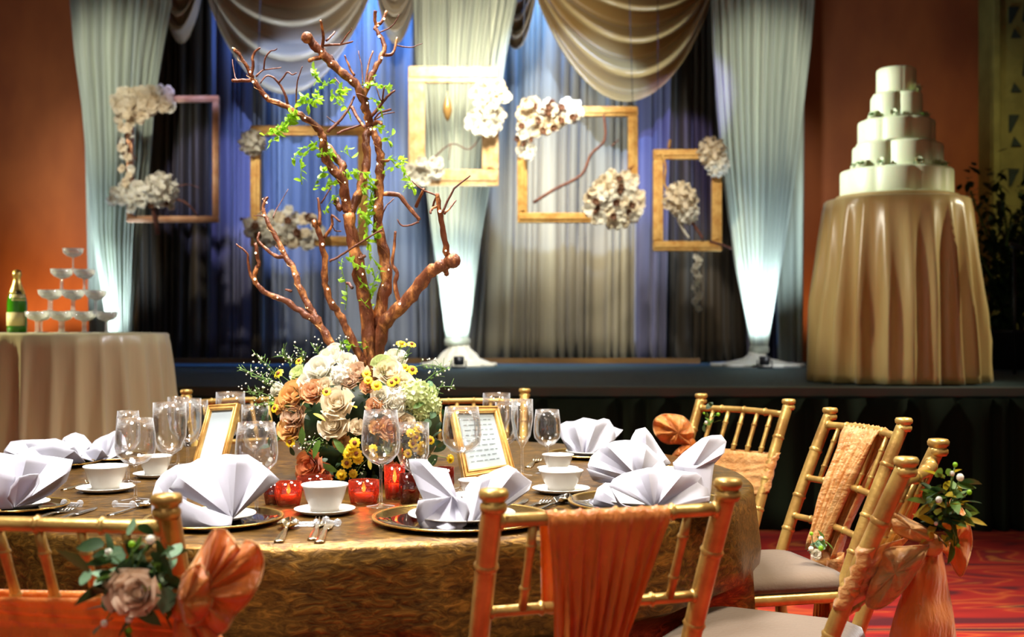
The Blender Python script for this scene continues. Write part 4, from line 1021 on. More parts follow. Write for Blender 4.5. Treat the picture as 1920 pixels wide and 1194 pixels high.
subs = [
 ([(750, 572), (741, 535), (744, 511), (735, 493), (740, 460), (741, 433)], 4, 2, M_bark), ([(713, 363), (747, 366), (765, 387), (786, 412)], 4.2, 3.2, M_bark),
 ([(786, 416), (756, 424), (745, 411)], 1.8, 1, M_twig), ([(780, 387), (795, 354)], 3, 2, M_bark), ([(819, 366), (795, 357), (771, 339)], 1.6, .9, M_twig),
 ([(829, 398), (852, 354), (882, 329)], 2, 1.2, M_twig), ([(833, 400), (843, 390), (855, 375)], 2.4, 1.3, M_bark), ([(822, 385), (809, 392), (807, 400)], 2.2, 1.8, M_bark), ([(820, 366), (812, 385), (808, 398)], 2, 1.5, M_twig),
 ([(599, 421), (599, 390), (596, 370)], 3, 1.8, M_bark), ([(602, 381), (623, 348)], 1.4, .8, M_twig), ([(608, 446), (623, 421), (622, 404), (638, 415)], 2.6, 1.6, M_bark),
 ([(617, 490), (641, 478), (671, 457), (716, 430)], 2, 1.4, M_twig), ([(711, 424), (722, 390), (738, 372)], 1.6, 1, M_twig), ([(640, 434), (628, 432), (622, 420)], 1.2, .8, M_twig),
 ([(533, 480), (520, 481), (502, 469), (484, 451), (487, 436)], 4, 2.2, M_bark), ([(512, 408), (520, 390), (541, 354)], 1.2, .6, M_twig), ([(498, 405), (475, 404)], 1.2, .6, M_twig),
 ([(470, 141), (475, 120), (473, 108), (480, 95), (488, 90)], 2.6, 1.6, M_bark), ([(480, 143), (495, 131), (528, 127)], 1.8, 1, M_twig), ([(495, 131), (498, 108), (507, 97), (520, 92)], 1.4, .9, M_twig),
 ([(476, 150), (460, 151), (435, 151)], 3, 2.8, M_bark), ([(444, 150), (440, 140), (435, 112)], 1.1, .7, M_twig), ([(540, 196), (536, 181), (523, 156), (503, 141), (488, 156)], 2.4, 1.2, M_twig),
 ([(523, 156), (538, 136), (547, 140), (556, 137)], 1.6, 1, M_twig), ([(556, 210), (556, 176), (558, 151), (567, 125)], 1.5, .8, M_twig),
 ([(604, 92), (606, 63), (601, 38)], 3, 2, M_bark), ([(604, 85), (639, 83), (662, 78)], 2.2, 1.3, M_bark), ([(639, 82), (654, 62), (660, 53)], 1.4, .8, M_twig), ([(612, 76), (628, 60)], 2, 1.6, M_twig),
 ([(600, 108), (588, 110), (580, 114)], 4, 3.4, M_bark), ([(664, 142), (655, 125), (646, 103)], 2.2, 1.2, M_bark), ([(680, 160), (679, 130), (672, 95)], 1.3, .7, M_twig), ([(684, 168), (691, 121), (699, 95)], 2, 1.4, M_bark),
 ([(640, 132), (630, 118), (621, 103)], 1.6, .9, M_twig), ([(650, 178), (640, 162), (628, 146)], 1.6, 1, M_twig), ([(614, 248), (639, 224), (656, 199), (664, 180)], 2.6, 1.8, M_twig),
 ([(632, 250), (656, 241), (678, 234)], 2.2, 1.6, M_twig), ([(636, 232), (624, 228), (613, 218)], 1.5, .8, M_twig), ([(659, 200), (670, 220), (684, 240)], 3, 2.4, M_bark),
 ([(721, 103), (737, 99), (744, 70)], 3, 2, M_bark), ([(742, 85), (769, 89), (792, 81)], 1.3, .8, M_twig), ([(710, 61), (734, 50), (749, 27)], 1.4, .9, M_twig), ([(705, 50), (703, 35), (704, 20)], 2.6, 3.2, M_bark),
 ([(694, 221), (711, 201), (726, 181), (741, 170)], 3.2, 1.6, M_twig), ([(716, 193), (721, 163)], 1.8, 1.2, M_twig), ([(715, 190), (706, 165), (702, 146)], 1.3, .8, M_twig), ([(702, 225), (720, 214), (740, 211)], 1.6, 1, M_twig),
 ([(700, 235), (708, 228), (716, 232)], 4, 2.8, M_bark), ([(712, 300), (722, 302), (730, 300)], 3, 2, M_bark), ([(690, 186), (680, 180), (668, 176)], 2, 1.6, M_twig), ([(660, 540), (655, 532), (650, 531)], 3, 2.4, M_twig),
 ([(640, 392), (632, 382), (630, 374)], 5.5, 5, M_bark), ([(703, 222), (712, 212), (733, 205)], 1.4, 2, M_twig), ([(546, 545), (536, 543)], 2.6, 2, M_twig), ([(684, 480), (676, 484)], 3, 2.5, M_twig)]
for pts, r0, r1, m in subs: limb(pts, r0*1.05, r1, m=m, name='branch' if m is M_bark else 'twig')
# fairy lights
me_b = MB().ball((0, 0, 0), .0036, 8, 6).mesh('bulb'); me_b.materials.append(M_bulb)
for q in MAIN:
    k = len(q); i = R.randint(1, 4)
    while i < k:
        p = q[i]; rr_ = 8 if q in (P1, L3, L9) else 5
        if p[1] < 690: inst('fairy_light', me_b, tree, at(p[0]+R.uniform(-rr_, rr_), p[1], 3.4+p[2]-rr_*.0018)-TRC, (0, 0, 0), R.uniform(.5, 1.1))
        i += R.randint(3, 9)
for q in (P1, L3, L9, L1, L7):
    V = [at(p[0]+(9*math.sin(i*1.4)), p[1], 3.4+p[2]-.012+.010*math.cos(i*1.4))-TRC for i, p in enumerate(q) if p[1] < 700]
    MB().tube(V, .0007, 4).build('light_wire', M_wire, tree)
# leaf sprigs
lv = [v.co.copy() for v in ME_leafs['B'].vertices]; lf = [tuple(p.vertices) for p in ME_leafs['B'].polygons]
def sprig(px, py, d, L, n, drop=-.3, sc_=1.0, m=None):
    rr = R; p0 = at(px, py, 3.4+near(px, py)-.015)-TRC; a = rr.uniform(0, 6.28); pts = []
    for i in range(6):
        t = i/5; pts.append(p0+Vector((d[0]*L*t+.01*math.sin(5*t+a), .03*math.sin(a+3*t), d[1]*L*t+drop*L*t*t)))
    b = MB().tube(pts, .0009, 4)
    for i in range(n):
        t = (i+1)/n; q = pts[0].lerp(pts[-1], t); j = min(4, int(t*5)); q = pts[j].lerp(pts[j+1], t*5-j) if j < 5 else q
        M = Matrix.Translation(q) @ Matrix.Rotation(rr.uniform(0, 6.28), 4, 'Y') @ Matrix.Rotation(rr.uniform(-.9, .9), 4, 'Z') @ Matrix.Rotation(rr.uniform(-.7, .7), 4, 'X') @ Matrix.Scale(sc_*rr.uniform(.6, 1.1), 4)
        b.add([M @ v for v in lv], lf)
    b.build('leaf_sprig', m or M_leafB, tree)
for (px, py, dx, dz, L, n) in ((560, 205, -.9, -.4, .10, 26), (555, 212, -.8, -.6, .09, 24), (575, 200, -.2, .8, .07, 16), (585, 205, .1, .8, .09, 18), (600, 190, .3, 1, .08, 16), (610, 160, -.6, .9, .08, 16),
        (625, 175, .6, -.6, .07, 14), (660, 170, -.9, 0, .06, 14), (680, 160, .5, .8, .06, 18), (695, 165, .7, .3, .06, 18), (690, 180, .8, -.5, .06, 14), (600, 255, -.8, -.5, .09, 20), (585, 270, -.4, -1, .09, 14),
        (615, 285, -.4, -1, .08, 16), (600, 295, .5, .6, .05, 14), (640, 325, -.7, -.6, .06, 14), (650, 330, .8, .4, .07, 18), (665, 320, .6, -.8, .08, 20), (640, 345, -.5, -.8, .08, 12), (690, 330, .1, -1, .10, 24),
        (700, 340, -.4, -1, .11, 24), (695, 370, .2, -1, .10, 24), (680, 390, .5, -.8, .08, 20), (700, 395, -.3, -1, .08, 16), (718, 300, .6, .5, .05, 10), (725, 275, .4, .9, .05, 8), (755, 350, .7, .5, .04, 10),
        (640, 480, .9, -.2, .09, 14), (650, 485, -.1, -1, .11, 12), (690, 500, .3, -1, .07, 14), (700, 470, .2, -1, .06, 10), (680, 520, .3, -1, .06, 10), (685, 560, .2, -1, .06, 10), (680, 600, .4, -1, .06, 12),
        (705, 590, .7, -.4, .04, 8), (665, 650, -.6, .5, .05, 12), (680, 655, .3, .8, .05, 12), (755, 290, .3, -.9, .09, 16), (750, 300, -.8, -.4, .05, 10), (700, 230, .8, -.3, .05, 8), (650, 275, .3, -.9, .03, 6), (540, 215, -.6, -.7, .05, 14)):
    sprig(px, py, (dx, dz), L, n)

# ================================================================== FLOWER ARRANGEMENT
FC = Vector((TRC.x-.01, 3.40, TZ+.004))
fl = thing('flower_arrangement', 'low mound of cream roses, hydrangea and yellow button flowers at the table centre', 'flowers', FC)
MB().lathe([(.10, 0), (.14, .005), (.19, .07), (.20, .10), (.19, .10), (.17, .07), (.001, .06)], (0, 0, 0), 32).build('bowl', M_leafD, fl)
mo = MB().ball((0, 0, .15), .20, 20, 12, (1.05, .85, .62)); mo.build('moss', M_leafD, fl)
def surf(px, py, push=0):
    cxp, cyp, rx, ry = 668, 800, 205, 155
    dx, dy = (px-cxp)/rx, (py-cyp)/ry; q = max(0.0, 1-dx*dx-dy*dy); return 3.40-.26*math.sqrt(q)-push
def put(name, me, px, py, rpx, ref, push=0, tilt=None, parent=fl):
    Y = surf(px, py, push); p = at(px, py, Y); c = Vector((FC.x, 3.40, TZ+.10)); d = (p-c).normalized()
    d = (d*.8+Vector((0, -.55, .25))).normalized() if tilt is None else Vector(tilt).normalized()
    e = facing(d); e.rotate_axis('Z', R.uniform(0, 6.28))
    return inst(name, me, parent, p-parent.location, e, rpx*Y/F/ref)
for (k, px, py, r) in (('cream', 633, 757, 31), ('tan', 553, 742, 30), ('peach', 589, 735, 24), ('pink', 552, 781, 25), ('tan', 547, 803, 27), ('cream', 626, 797, 28), ('white', 600, 695, 30), ('white', 622, 672, 26),
        ('white', 580, 715, 22), ('green', 560, 700, 17), ('pink', 671, 700, 22), ('pink', 655, 715, 16), ('cream', 730, 700, 27), ('white', 742, 672, 21), ('green', 718, 685, 22), ('cream', 752, 720, 24), ('white', 715, 742, 20),
        ('white', 737, 762, 22), ('peach', 701, 761, 16), ('peach', 732, 803, 24), ('cream', 760, 793, 18), ('cream', 670, 800, 15), ('tan', 706, 800, 14), ('white', 628, 655, 15), ('green', 733, 836, 18), ('orange', 582, 872, 27), ('orange', 606, 888, 20), ('orange', 572, 893, 18),
        ('tan', 532, 760, 20), ('cream', 610, 725, 18), ('white', 650, 680, 20), ('peach', 690, 725, 15), ('tan', 640, 828, 16), ('orange', 735, 880, 15), ('green', 800, 735, 20), ('white', 520, 730, 14)):
    put('rose', ROSE[k], px, py, r, .042)
put('hydrangea', HYD, 775, 742, 34, .045); put('hydrangea', HYD, 805, 760, 24, .045); put('hydrangea', HYDW, 748, 745, 22, .045); put('hydrangea', HYDW, 640, 705, 22, .045); put('hydrangea', HYD, 790, 775, 18, .045)
yb = [(753, 644), (772, 645), (759, 688), (773, 693), (687, 700), (734, 717), (706, 722), (612, 734), (657, 840), (668, 850), (699, 841), (781, 820), (786, 802), (779, 839), (662, 888), (544, 828), (767, 724), (561, 676), (671, 860), (807, 825), (793, 835), (522, 700), (690, 712), (742, 712), (652, 850), (774, 832), (788, 845), (665, 830), (700, 855), (765, 850), (640, 890), (515, 765), (845, 860), (650, 868), (770, 812)]
for i, (px, py) in enumerate(yb):
    o = put('button_flower', ME_but, px, py, 9 if i % 3 else 11, .014, .03)
    q = inst('eye', _e if i % 2 else _e2, o, (0, 0, .001))
    Y = surf(px, py, .03); p = at(px, py, Y)-FC; MB().tube([p, p*.6+Vector((0, .06, .03))], .0011, 4).build('stem', M_stem, fl)
# leaves
for i in range(150):
    a = R.uniform(0, 6.28); e = R.uniform(.3, 1)**.5; px, py = 668+195*e*math.cos(a), 815+100*e*math.sin(a)
    if py > 840: px = 668+(px-668)*.66
    if py > 905: py = 898
    k = 'D' if py > 800 else R.choice('DDMM'); put('leaf', ME_leafs[k], px, py, R.uniform(16, 30), .07, R.uniform(-.08, .0), (R.uniform(-1, 1), R.uniform(-1, 0), R.uniform(-.3, 1)))
for (k, px, py, r, tl) in (('Y', 588, 775, 34, (0, -.3, 1)), ('Y', 668, 765, 34, (.2, -.2, 1)), ('E', 810, 726, 22, (-.5, -1, .3)), ('E', 800, 785, 26, (.2, -1, 0)), ('E', 815, 770, 22, (.6, -1, .3)), ('M', 600, 825, 38, (-.6, -1, .4)), ('M', 565, 832, 32, (.5, -1, -.1)),
        ('M', 606, 872, 30, (.1, -1, .1)), ('M', 532, 668, 30, (0, -.2, 1)), ('M', 665, 650, 34, (0, -.1, 1)), ('B', 500, 760, 30, (-.5, -.4, 1)), ('M', 645, 850, 36, (.8, -1, .2)), ('D', 800, 870, 36, (1, -1, .2)), ('M', 820, 880, 40, (1, -.8, 0)), ('Y', 695, 880, 24, (0, -1, .2)), ('M', 775, 765, 24, (0, -1, .5))):
    put('leaf', ME_leafs[k], px, py, r, .07 if k not in 'B' else .03, .03, tl)
# wispy filler sprays with white buds, each its own stem
def spray(px, py, tx, ty, nb, m=M_stem, mb=M_white):
    Y0 = surf(px, py, -.02); p0 = at(px, py, Y0)-FC; p1 = at(tx, ty, Y0-.02)-FC; b = MB(); mid = (p0+p1)/2+Vector((0, 0, .01)); b.tube(cr([tuple(p0), tuple(mid), tuple(p1)], 4), .0010, 4)
    for i in range(nb):
        t = R.uniform(.3, 1); q = p0.lerp(p1, t); e = q+Vector((R.uniform(-.022, .022), R.uniform(-.02, .02), R.uniform(-.005, .03))); b.tube([q, e], .0006, 4)
        M = Matrix.Translation(q) @ Matrix.Rotation(R.uniform(0, 6.28), 4, 'Y') @ Matrix.Rotation(R.uniform(-1, 1), 4, 'X') @ Matrix.Scale(R.uniform(.25, .5), 4); b.add([M @ v for v in lv], lf)
    s_ = b.build('filler_stem', m, fl); c_ = MB()
    for i in range(nb):
        t = R.uniform(.3, 1); q = p0.lerp(p1, t)+Vector((R.uniform(-.022, .022), R.uniform(-.02, .0), R.uniform(-.005, .028))); c_.ball(q, R.uniform(.0015, .0032), 6, 4)
    tag(c_.build('white_buds', mb, s_), kind='stuff')
for (a, b_, c_, d_, n) in ((540, 730, 470, 705, 16), (530, 740, 450, 690, 12), (530, 720, 485, 672, 14), (550, 700, 530, 660, 12), (570, 690, 565, 655, 12), (520, 750, 455, 735, 14), (600, 680, 592, 645, 8), (540, 760, 478, 760, 12), (770, 690, 835, 690, 10), (790, 720, 845, 690, 10),
        (800, 740, 850, 725, 10), (740, 680, 753, 646, 3), (750, 690, 772, 648, 3), (640, 670, 640, 640, 8), (600, 820, 575, 850, 10), (590, 830, 560, 840, 10), (620, 840, 600, 830, 10), (770, 860, 810, 880, 8), (530, 780, 520, 830, 10), (690, 860, 660, 905, 8)):
    spray(a, b_, c_, d_, n)

# ================================================================== TABLEWARE
def glass_mesh(name, h, rb, kind):
    if kind == 'wine':      # round bowl, tulip
        pr = [(.034, 0), (.034, .0015), (.012, .004), (.0038, .010), (.0035, h*.40), (.006, h*.43), (rb*.55, h*.47), (rb*.92, h*.56), (rb, h*.66), (rb*.95, h*.82), (rb*.84, h), (rb*.84-.0012, h), (rb*.95-.0014, h*.82), (rb-.0014, h*.66), (rb*.92-.0014, h*.565), (rb*.52, h*.485), (.001, h*.445)]
    elif kind == 'flute':
        pr = [(.030, 0), (.030, .0015), (.010, .004), (.0036, .010), (.0034, h*.36), (.008, h*.40), (rb*.75, h*.52), (rb, h*.75), (rb*.96, h), (rb*.96-.0012, h), (rb-.0014, h*.75), (rb*.72, h*.53), (.001, h*.42)]
    else:                   # goblet
        pr = [(.032, 0), (.032, .0015), (.012, .004), (.0045, .010), (.0042, h*.34), (.010, h*.38), (rb*.7, h*.44), (rb*.98, h*.6), (rb, h*.8), (rb*.98, h), (rb*.98-.0012, h), (rb-.0014, h*.8), (rb*.96, h*.61), (rb*.66, h*.46), (.001, h*.40)]
    b = MB(); b.lathe(pr, (0, 0, 0), 28); me = b.mesh(name); me.materials.append(M_glass); return me
def glass(px, by, ry, wpx, kind, lab):
    p = ont(px, by); s_ = sc(p.y); h = (by-ry)/s_*.985; o = bpy.data.objects.new('wine_glass' if kind != 'flute' else 'champagne_flute', glass_mesh('g', h, wpx/2/s_, kind)); COL.objects.link(o)
    o.location = p; tag(o, lab, 'glass', 'stemware on the banquet table')
glass(254, 938, 782, 76, 'wine', 'round-bowled wine glass between the white bowls, foot on the bare cloth')
glass(240, 905, 768, 46, 'wine', 'wine glass peeping out just behind the round-bowled glass by the small bowls')
glass(318, 912, 752, 62, 'goblet', 'tall goblet left of the fan napkin, in front of the flutes')
glass(352, 885, 745, 50, 'goblet', 'goblet between the tall goblet and the blank menu frame')
glass(334, 872, 742, 40, 'flute', 'slender flute farthest back in the cluster beside the blank menu frame')
glass(374, 872, 748, 32, 'flute', 'narrow flute touching the left side of the blank menu frame')
glass(432, 868, 733, 54, 'goblet', 'goblet standing behind the blank menu frame')
glass(481, 964, 789, 80, 'wine', 'large wine glass behind the fan napkin, in front of the flowers')
glass(478, 898, 756, 50, 'goblet', 'smaller goblet behind the large glass at the fan napkin')
glass(714, 950, 766, 74, 'wine', 'large wine glass in front of the flowers beside the lit red votive')
glass(774, 938, 790, 62, 'goblet', 'goblet in front of the yellow button flowers behind the two-winged napkin')
glass(866, 918, 760, 74, 'wine', 'large wine glass in front of the lined menu frame')
glass(931, 858, 735, 52, 'goblet', 'goblet behind the lined menu frame, farthest back')
glass(979, 892, 746, 42, 'flute', 'flute between the menu frame and the short wine glass')
glass(950, 880, 752, 44, 'goblet', 'narrow goblet hard against the edge of the lined menu frame')
glass(1026, 888, 766, 52, 'wine', 'short wine glass behind the stacked white bowls, napkin fan seen through it')
# bowls
def bowl(px, by, ry, wpx, lab, saucer=1.0):
    p = ont(px, by, TZ+.008); s_ = sc(p.y); rb = wpx/2/s_; h = (by-ry)/s_*.98
    if saucer:
        o = MB().lathe([(.001, 0), (rb*.7, 0), (rb*1.05, .004), (rb*1.30*saucer, .012), (rb*1.30*saucer, .0135), (rb*1.0, .007), (.001, .005)], (0, 0, 0), 36).build('saucer', M_china)
        o.location = (p.x, p.y, TZ+.001); tag(o, 'white saucer under the '+lab, 'saucer', 'white saucers')
    o = MB().lathe([(.001, .006), (rb*.50, .006), (rb*.52, .0), (rb*.60, .0), (rb*.62, .008), (rb*.80, h*.45), (rb*.93, h*.86), (rb*1.0, h*.95), (rb, h), (rb*.96, h), (rb*.88, h*.84), (rb*.74, h*.42), (rb*.5, .012), (.001, .010)], (0, 0, 0), 36).build('soup_bowl', M_china)
    o.location = (p.x, p.y, TZ+(.0085 if saucer else .001)); tag(o, lab, 'bowl', 'white soup bowls')
bowl(198, 916, 872, 82, 'white bowl left of the round-bowled wine glass')
bowl(291, 890, 853, 62, 'white bowl behind the round-bowled wine glass')
bowl(609, 957, 906, 88, 'white bowl in front of the flowers and between the votives')
bowl(1052, 918, 880, 84, 'white bowl nearest the napkin pair by the stage-side chair')
bowl(1046, 880, 851, 60, 'white bowl standing behind another white bowl under the short wine glass')
bowl(890, 930, 898, 62, 'white bowl half hidden behind the two-winged napkin')
# plates and chargers
def place(px, py, rpx, lab, white=True):
    p = ont(px, py); s_ = sc(p.y); r = rpx/s_
    t = thing('charger_plate', 'dark gold-rimmed charger plate under the '+lab, 'plate', p, 0, 'gold-rimmed charger plates')
    MB().lathe([(.001, .002), (r*.6, .001), (r*.7, .003), (r*.98, .011), (r*.98, .0135), (r*.7, .007), (.001, .006)], (0, 0, 0), 56).build('plate_body', M_charger, t)
    MB().lathe([(r*.955, .0105), (r*1.0, .0115), (r*1.005, .0135), (r*1.0, .0155), (r*.955, .0140)], (0, 0, 0), 56, closed=True).build('gold_rim', M_chrim, t)
    if white:
        r2 = r*.60; o = MB().lathe([(.001, .0), (r2*.6, 0), (r2*.66, .002), (r2*1.0, .012), (r2*1.0, .0145), (r2*.66, .006), (.001, .004)], (0, 0, 0), 56).build('dinner_plate', M_china)
        o.location = (p.x, p.y, p.z+.0072); tag(o, 'white dinner plate under the '+lab, 'plate', 'white dinner plates')
    return p
place(866, 978, 168, 'two-winged napkin beside the gold post')
place(1215, 948, 150, 'grey-shaded fan napkin')
place(402, 980, 128, 'large fan napkin near the rose corsage')
place(1110, 856, 82, 'fan napkin right of the short wine glass')
place(38, 956, 88, 'napkin cropped by the picture edge')
place(95, 872, 92, 'wide-spread napkin below the champagne table')
place(205, 862, 70, 'napkin seen through the round-bowled glass')
place(1215, 893, 100, 'tall peaked napkin')
# ================================================================== NAPKINS
def fan_add(b, apex, tips, Ya, lean, amp, seg=5, curl=.0, sub=2):
    """pleated fan: apex (px,py), tips along the rim; ridges alternate in depth"""
    n = len(tips); ph_ = tips[0][0]*.37+tips[-1][1]*.11; sg_ = [math.sin(i*1.75+ph_)+.35*math.sin(i*3.9+ph_*2) for i in range(n)]; tips = [tuple(q)+(sg_[i],) for i, q in enumerate(tips)]
    dense = []
    dense = []
    for (a, c) in zip(tips, tips[1:]): dense += [tuple(lerp(u, v, k/sub) for u, v in zip(a, c)) for k in range(sub)]
    dense.append(tips[-1])
    rows = []
    for s_ in range(seg+1):
        t = s_/seg; row = []
        for (x, y, sg) in dense:
            px, py = lerp(apex[0], x, t), lerp(apex[1], y, t); Y = Ya+lean*t**1.2+1.9*amp*sg*t**.9-curl*math.sin(PI*t)
            row.append(at(px, py, Y))
        rows.append(row)
    b.grid(rows)
def band_add(b, rows, n=3):
    R2 = [cr([tuple(p) for p in r], n) for r in rows]; cols = list(zip(*R2)); C2 = [cr(list(c_), n) for c_ in cols]
    b.grid([[at(*p) for p in r] for r in zip(*C2)])
def napkin(lab, build, smooth=True):
    b = MB(); build(b); me = b.mesh('napkin'); me.materials.append(M_napkin)
    c = sum(b.v, Vector())/len(b.v); zmin = min(v.z for v in b.v); o = Vector((c.x, c.y, zmin))
    for v in me.vertices: v.co -= o
    ob = bpy.data.objects.new('napkin', me); COL.objects.link(ob); ob.location = o
    me.set_sharp_from_angle(angle=math.radians(28))
    md = ob.modifiers.new('solidify', 'SOLIDIFY'); md.thickness = .0018; md.offset = 0
    return tag(ob, lab, 'napkin', 'folded white napkins')
def n3(b):
    Y = 2.50
    fan_add(b, (436, 972), [(317, 917), (334, 893), (364, 872), (392, 858), (424, 851), (444, 853), (464, 852), (486, 866), (508, 884), (524, 899)], Y, .055, .016, 6, .012)
    band_add(b, [[(317, 917, Y+.04), (352, 940, Y+.0), (395, 956, Y-.02), (436, 970, Y-.01)], [(315, 945, Y+.03), (350, 965, Y-.01), (395, 985, Y-.035), (434, 984, Y-.03)], [(330, 990, Y+.02), (358, 995, Y), (395, 997, Y-.025), (430, 995, Y-.025)]])
    fan_add(b, (345, 985), [(292, 985), (284, 960), (286, 925), (293, 903), (305, 888), (330, 872), (356, 868)], Y+.05, .05, .012, 4)
    fan_add(b, (420, 985), [(330, 890), (350, 872), (372, 860), (398, 856), (430, 862)], Y+.03, .10, .012, 4)
napkin('large white fan-folded napkin in front of the blank menu frame', n3)
def n5(b):
    Y = 2.70
    fan_add(b, (1227, 953), [(1142, 912), (1149, 899), (1168, 888), (1195, 881), (1214, 877), (1236, 876), (1260, 880), (1284, 884), (1306, 886), (1318, 897), (1326, 915), (1328, 938)], Y, .03, .013, 6, .02)
    band_add(b, [[(1143, 910, Y+.02), (1155, 930, Y-.01), (1172, 948, Y-.02), (1227, 952, Y-.02)], [(1155, 935, Y+.03), (1160, 945, Y+.01), (1180, 957, Y-.01), (1228, 957, Y-.025)]])
    band_add(b, [[(1227, 950, Y-.02), (1265, 945, Y-.03), (1300, 935, Y-.02), (1330, 930, Y)], [(1227, 957, Y-.02), (1265, 956, Y-.03), (1300, 948, Y-.02), (1330, 940, Y)]])
    fan_add(b, (1180, 955), [(1112, 952), (1113, 935), (1120, 915), (1135, 905), (1150, 908)], Y+.05, .04, .010, 4)
    fan_add(b, (1293, 884), [(1262, 868), (1280, 850), (1298, 836), (1316, 822), (1334, 816), (1352, 815), (1362, 828), (1358, 849), (1340, 868), (1322, 882)], Y+.05, .05, .010, 5, .01)
    band_add(b, [[(1262, 866, Y+.08), (1280, 872, Y+.05), (1310, 872, Y+.05), (1340, 866, Y+.07)], [(1270, 890, Y+.06), (1290, 895, Y+.04), (1315, 897, Y+.04), (1336, 890, Y+.05)], [(1320, 940, Y+.03), (1323, 940, Y+.02), (1327, 940, Y+.02), (1331, 938, Y+.03)]])
napkin('grey-shaded fan napkin with a raised wing, nearest the gold chair with the level band', n5)
def n6(b):
    Y = 3.16
    fan_add(b, (1200, 898), [(1107, 893), (1102, 872), (1108, 856), (1122, 843), (1136, 833), (1152, 827), (1172, 825), (1196, 826), (1212, 834), (1224, 846), (1240, 860), (1252, 880)], Y, .03, .012, 6, .02)
    fan_add(b, (1215, 895), [(1180, 830), (1186, 816), (1192, 806), (1201, 803), (1210, 801), (1222, 816), (1236, 838), (1250, 858), (1258, 868)], Y+.06, .06, .010, 5)
    fan_add(b, (1180, 905), [(1100, 878), (1106, 890), (1112, 900), (1125, 905), (1150, 908)], Y-.01, .0, .008, 4)
napkin('white napkin with a tall raised peak, standing behind the grey-shaded fan', n6)
def n7(b):
    Y = 3.85
    fan_add(b, (1095, 858), [(1066, 846), (1052, 820), (1050, 796), (1062, 790), (1076, 790), (1094, 783), (1106, 785), (1120, 788), (1132, 784), (1142, 787), (1152, 803), (1154, 822), (1136, 840), (1122, 852)], Y, .04, .016, 5, .03)
    fan_add(b, (1140, 835), [(1150, 800), (1160, 804), (1168, 806), (1160, 816), (1150, 824)], Y+.02, .03, .006, 3)
    band_add(b, [[(1068, 846, Y+.0), (1090, 850, Y-.03), (1122, 850, Y)], [(1078, 860, Y), (1095, 861, Y-.02), (1115, 860, Y)]])
napkin('white napkin opened like a shell, right of the short wine glass', n7)
def n4(b):
    Y = 2.56
    fan_add(b, (862, 945), [(800, 950), (784, 915), (770, 882), (767, 861), (782, 860), (800, 862), (811, 875), (838, 879), (843, 902), (852, 922), (872, 940)], Y+.02, .045, .006, 6, .01)
    fan_add(b, (848, 930), [(785, 938), (779, 962), (786, 984), (808, 1000), (836, 1002), (858, 994), (874, 984), (880, 962), (874, 938)], Y-.03, -.06, .012, 6, -.02)
    fan_add(b, (882, 990), [(858, 994), (868, 960), (874, 925), (884, 905), (905, 893), (926, 882), (953, 872), (968, 880), (982, 892), (997, 903), (993, 918), (962, 942), (926, 964), (900, 982)], Y-.02, .05, .014, 6, .02)
    fan_add(b, (880, 985), [(866, 940), (872, 916), (884, 900), (906, 890), (925, 886)], Y+.05, .05, .01, 4)
napkin('two-winged white napkin with an upright flap, beside the gold chair post', n4)
def n1(b):
    Y = 2.66
    fan_add(b, (28, 950), [(-60, 945), (-66, 915), (-52, 885), (-30, 862), (0, 849), (28, 853), (52, 850), (77, 853), (100, 856), (137, 862), (132, 882), (124, 902), (96, 926), (60, 944)], Y, .06, .018, 6, .01)
    fan_add(b, (28, 951), [(14, 935), (20, 912), (36, 894), (55, 889), (73, 888), (74, 905), (58, 930)], Y-.04, -.015, .008, 5)
    band_add(b, [[(-60, 870, Y+.02), (-20, 870, Y-.02), (10, 885, Y-.04), (30, 892, Y-.03)], [(-60, 930, Y), (-30, 930, Y-.03), (0, 935, Y-.04), (22, 935, Y-.03)], [(-60, 952, Y), (-30, 954, Y-.02), (0, 954, Y-.02), (24, 953, Y-.02)]])
napkin('white napkin cropped by the picture edge, front fold curled', n1)
def n2(b):
    Y = 3.62
    fan_add(b, (78, 872), [(4, 862), (8, 844), (20, 828), (42, 825), (62, 824), (84, 824), (104, 822), (122, 828), (140, 836), (150, 856), (130, 870)], Y, .06, .02, 5, .01)
    fan_add(b, (100, 872), [(30, 850), (60, 838), (100, 832), (140, 845), (160, 866)], Y-.06, .0, .02, 4)
    fan_add(b, (140, 868), [(112, 832), (120, 820), (134, 813), (142, 811), (158, 816), (172, 832), (180, 850)], Y+.08, .06, .014, 4)
napkin('spread white napkin in front of the ivory cloth, behind the edge-cropped napkin', n2)
def n2c(b):
    Y = 3.72
    fan_add(b, (196, 866), [(160, 856), (168, 838), (178, 826), (190, 819), (204, 814), (214, 808), (224, 806), (234, 820), (240, 842), (232, 862)], Y, .05, .014, 5, .01)
    fan_add(b, (178, 866), [(152, 858), (158, 846), (176, 838), (192, 842), (202, 856)], Y-.05, .0, .012, 4)
napkin('white napkin seen through the round-bowled wine glass', n2c)

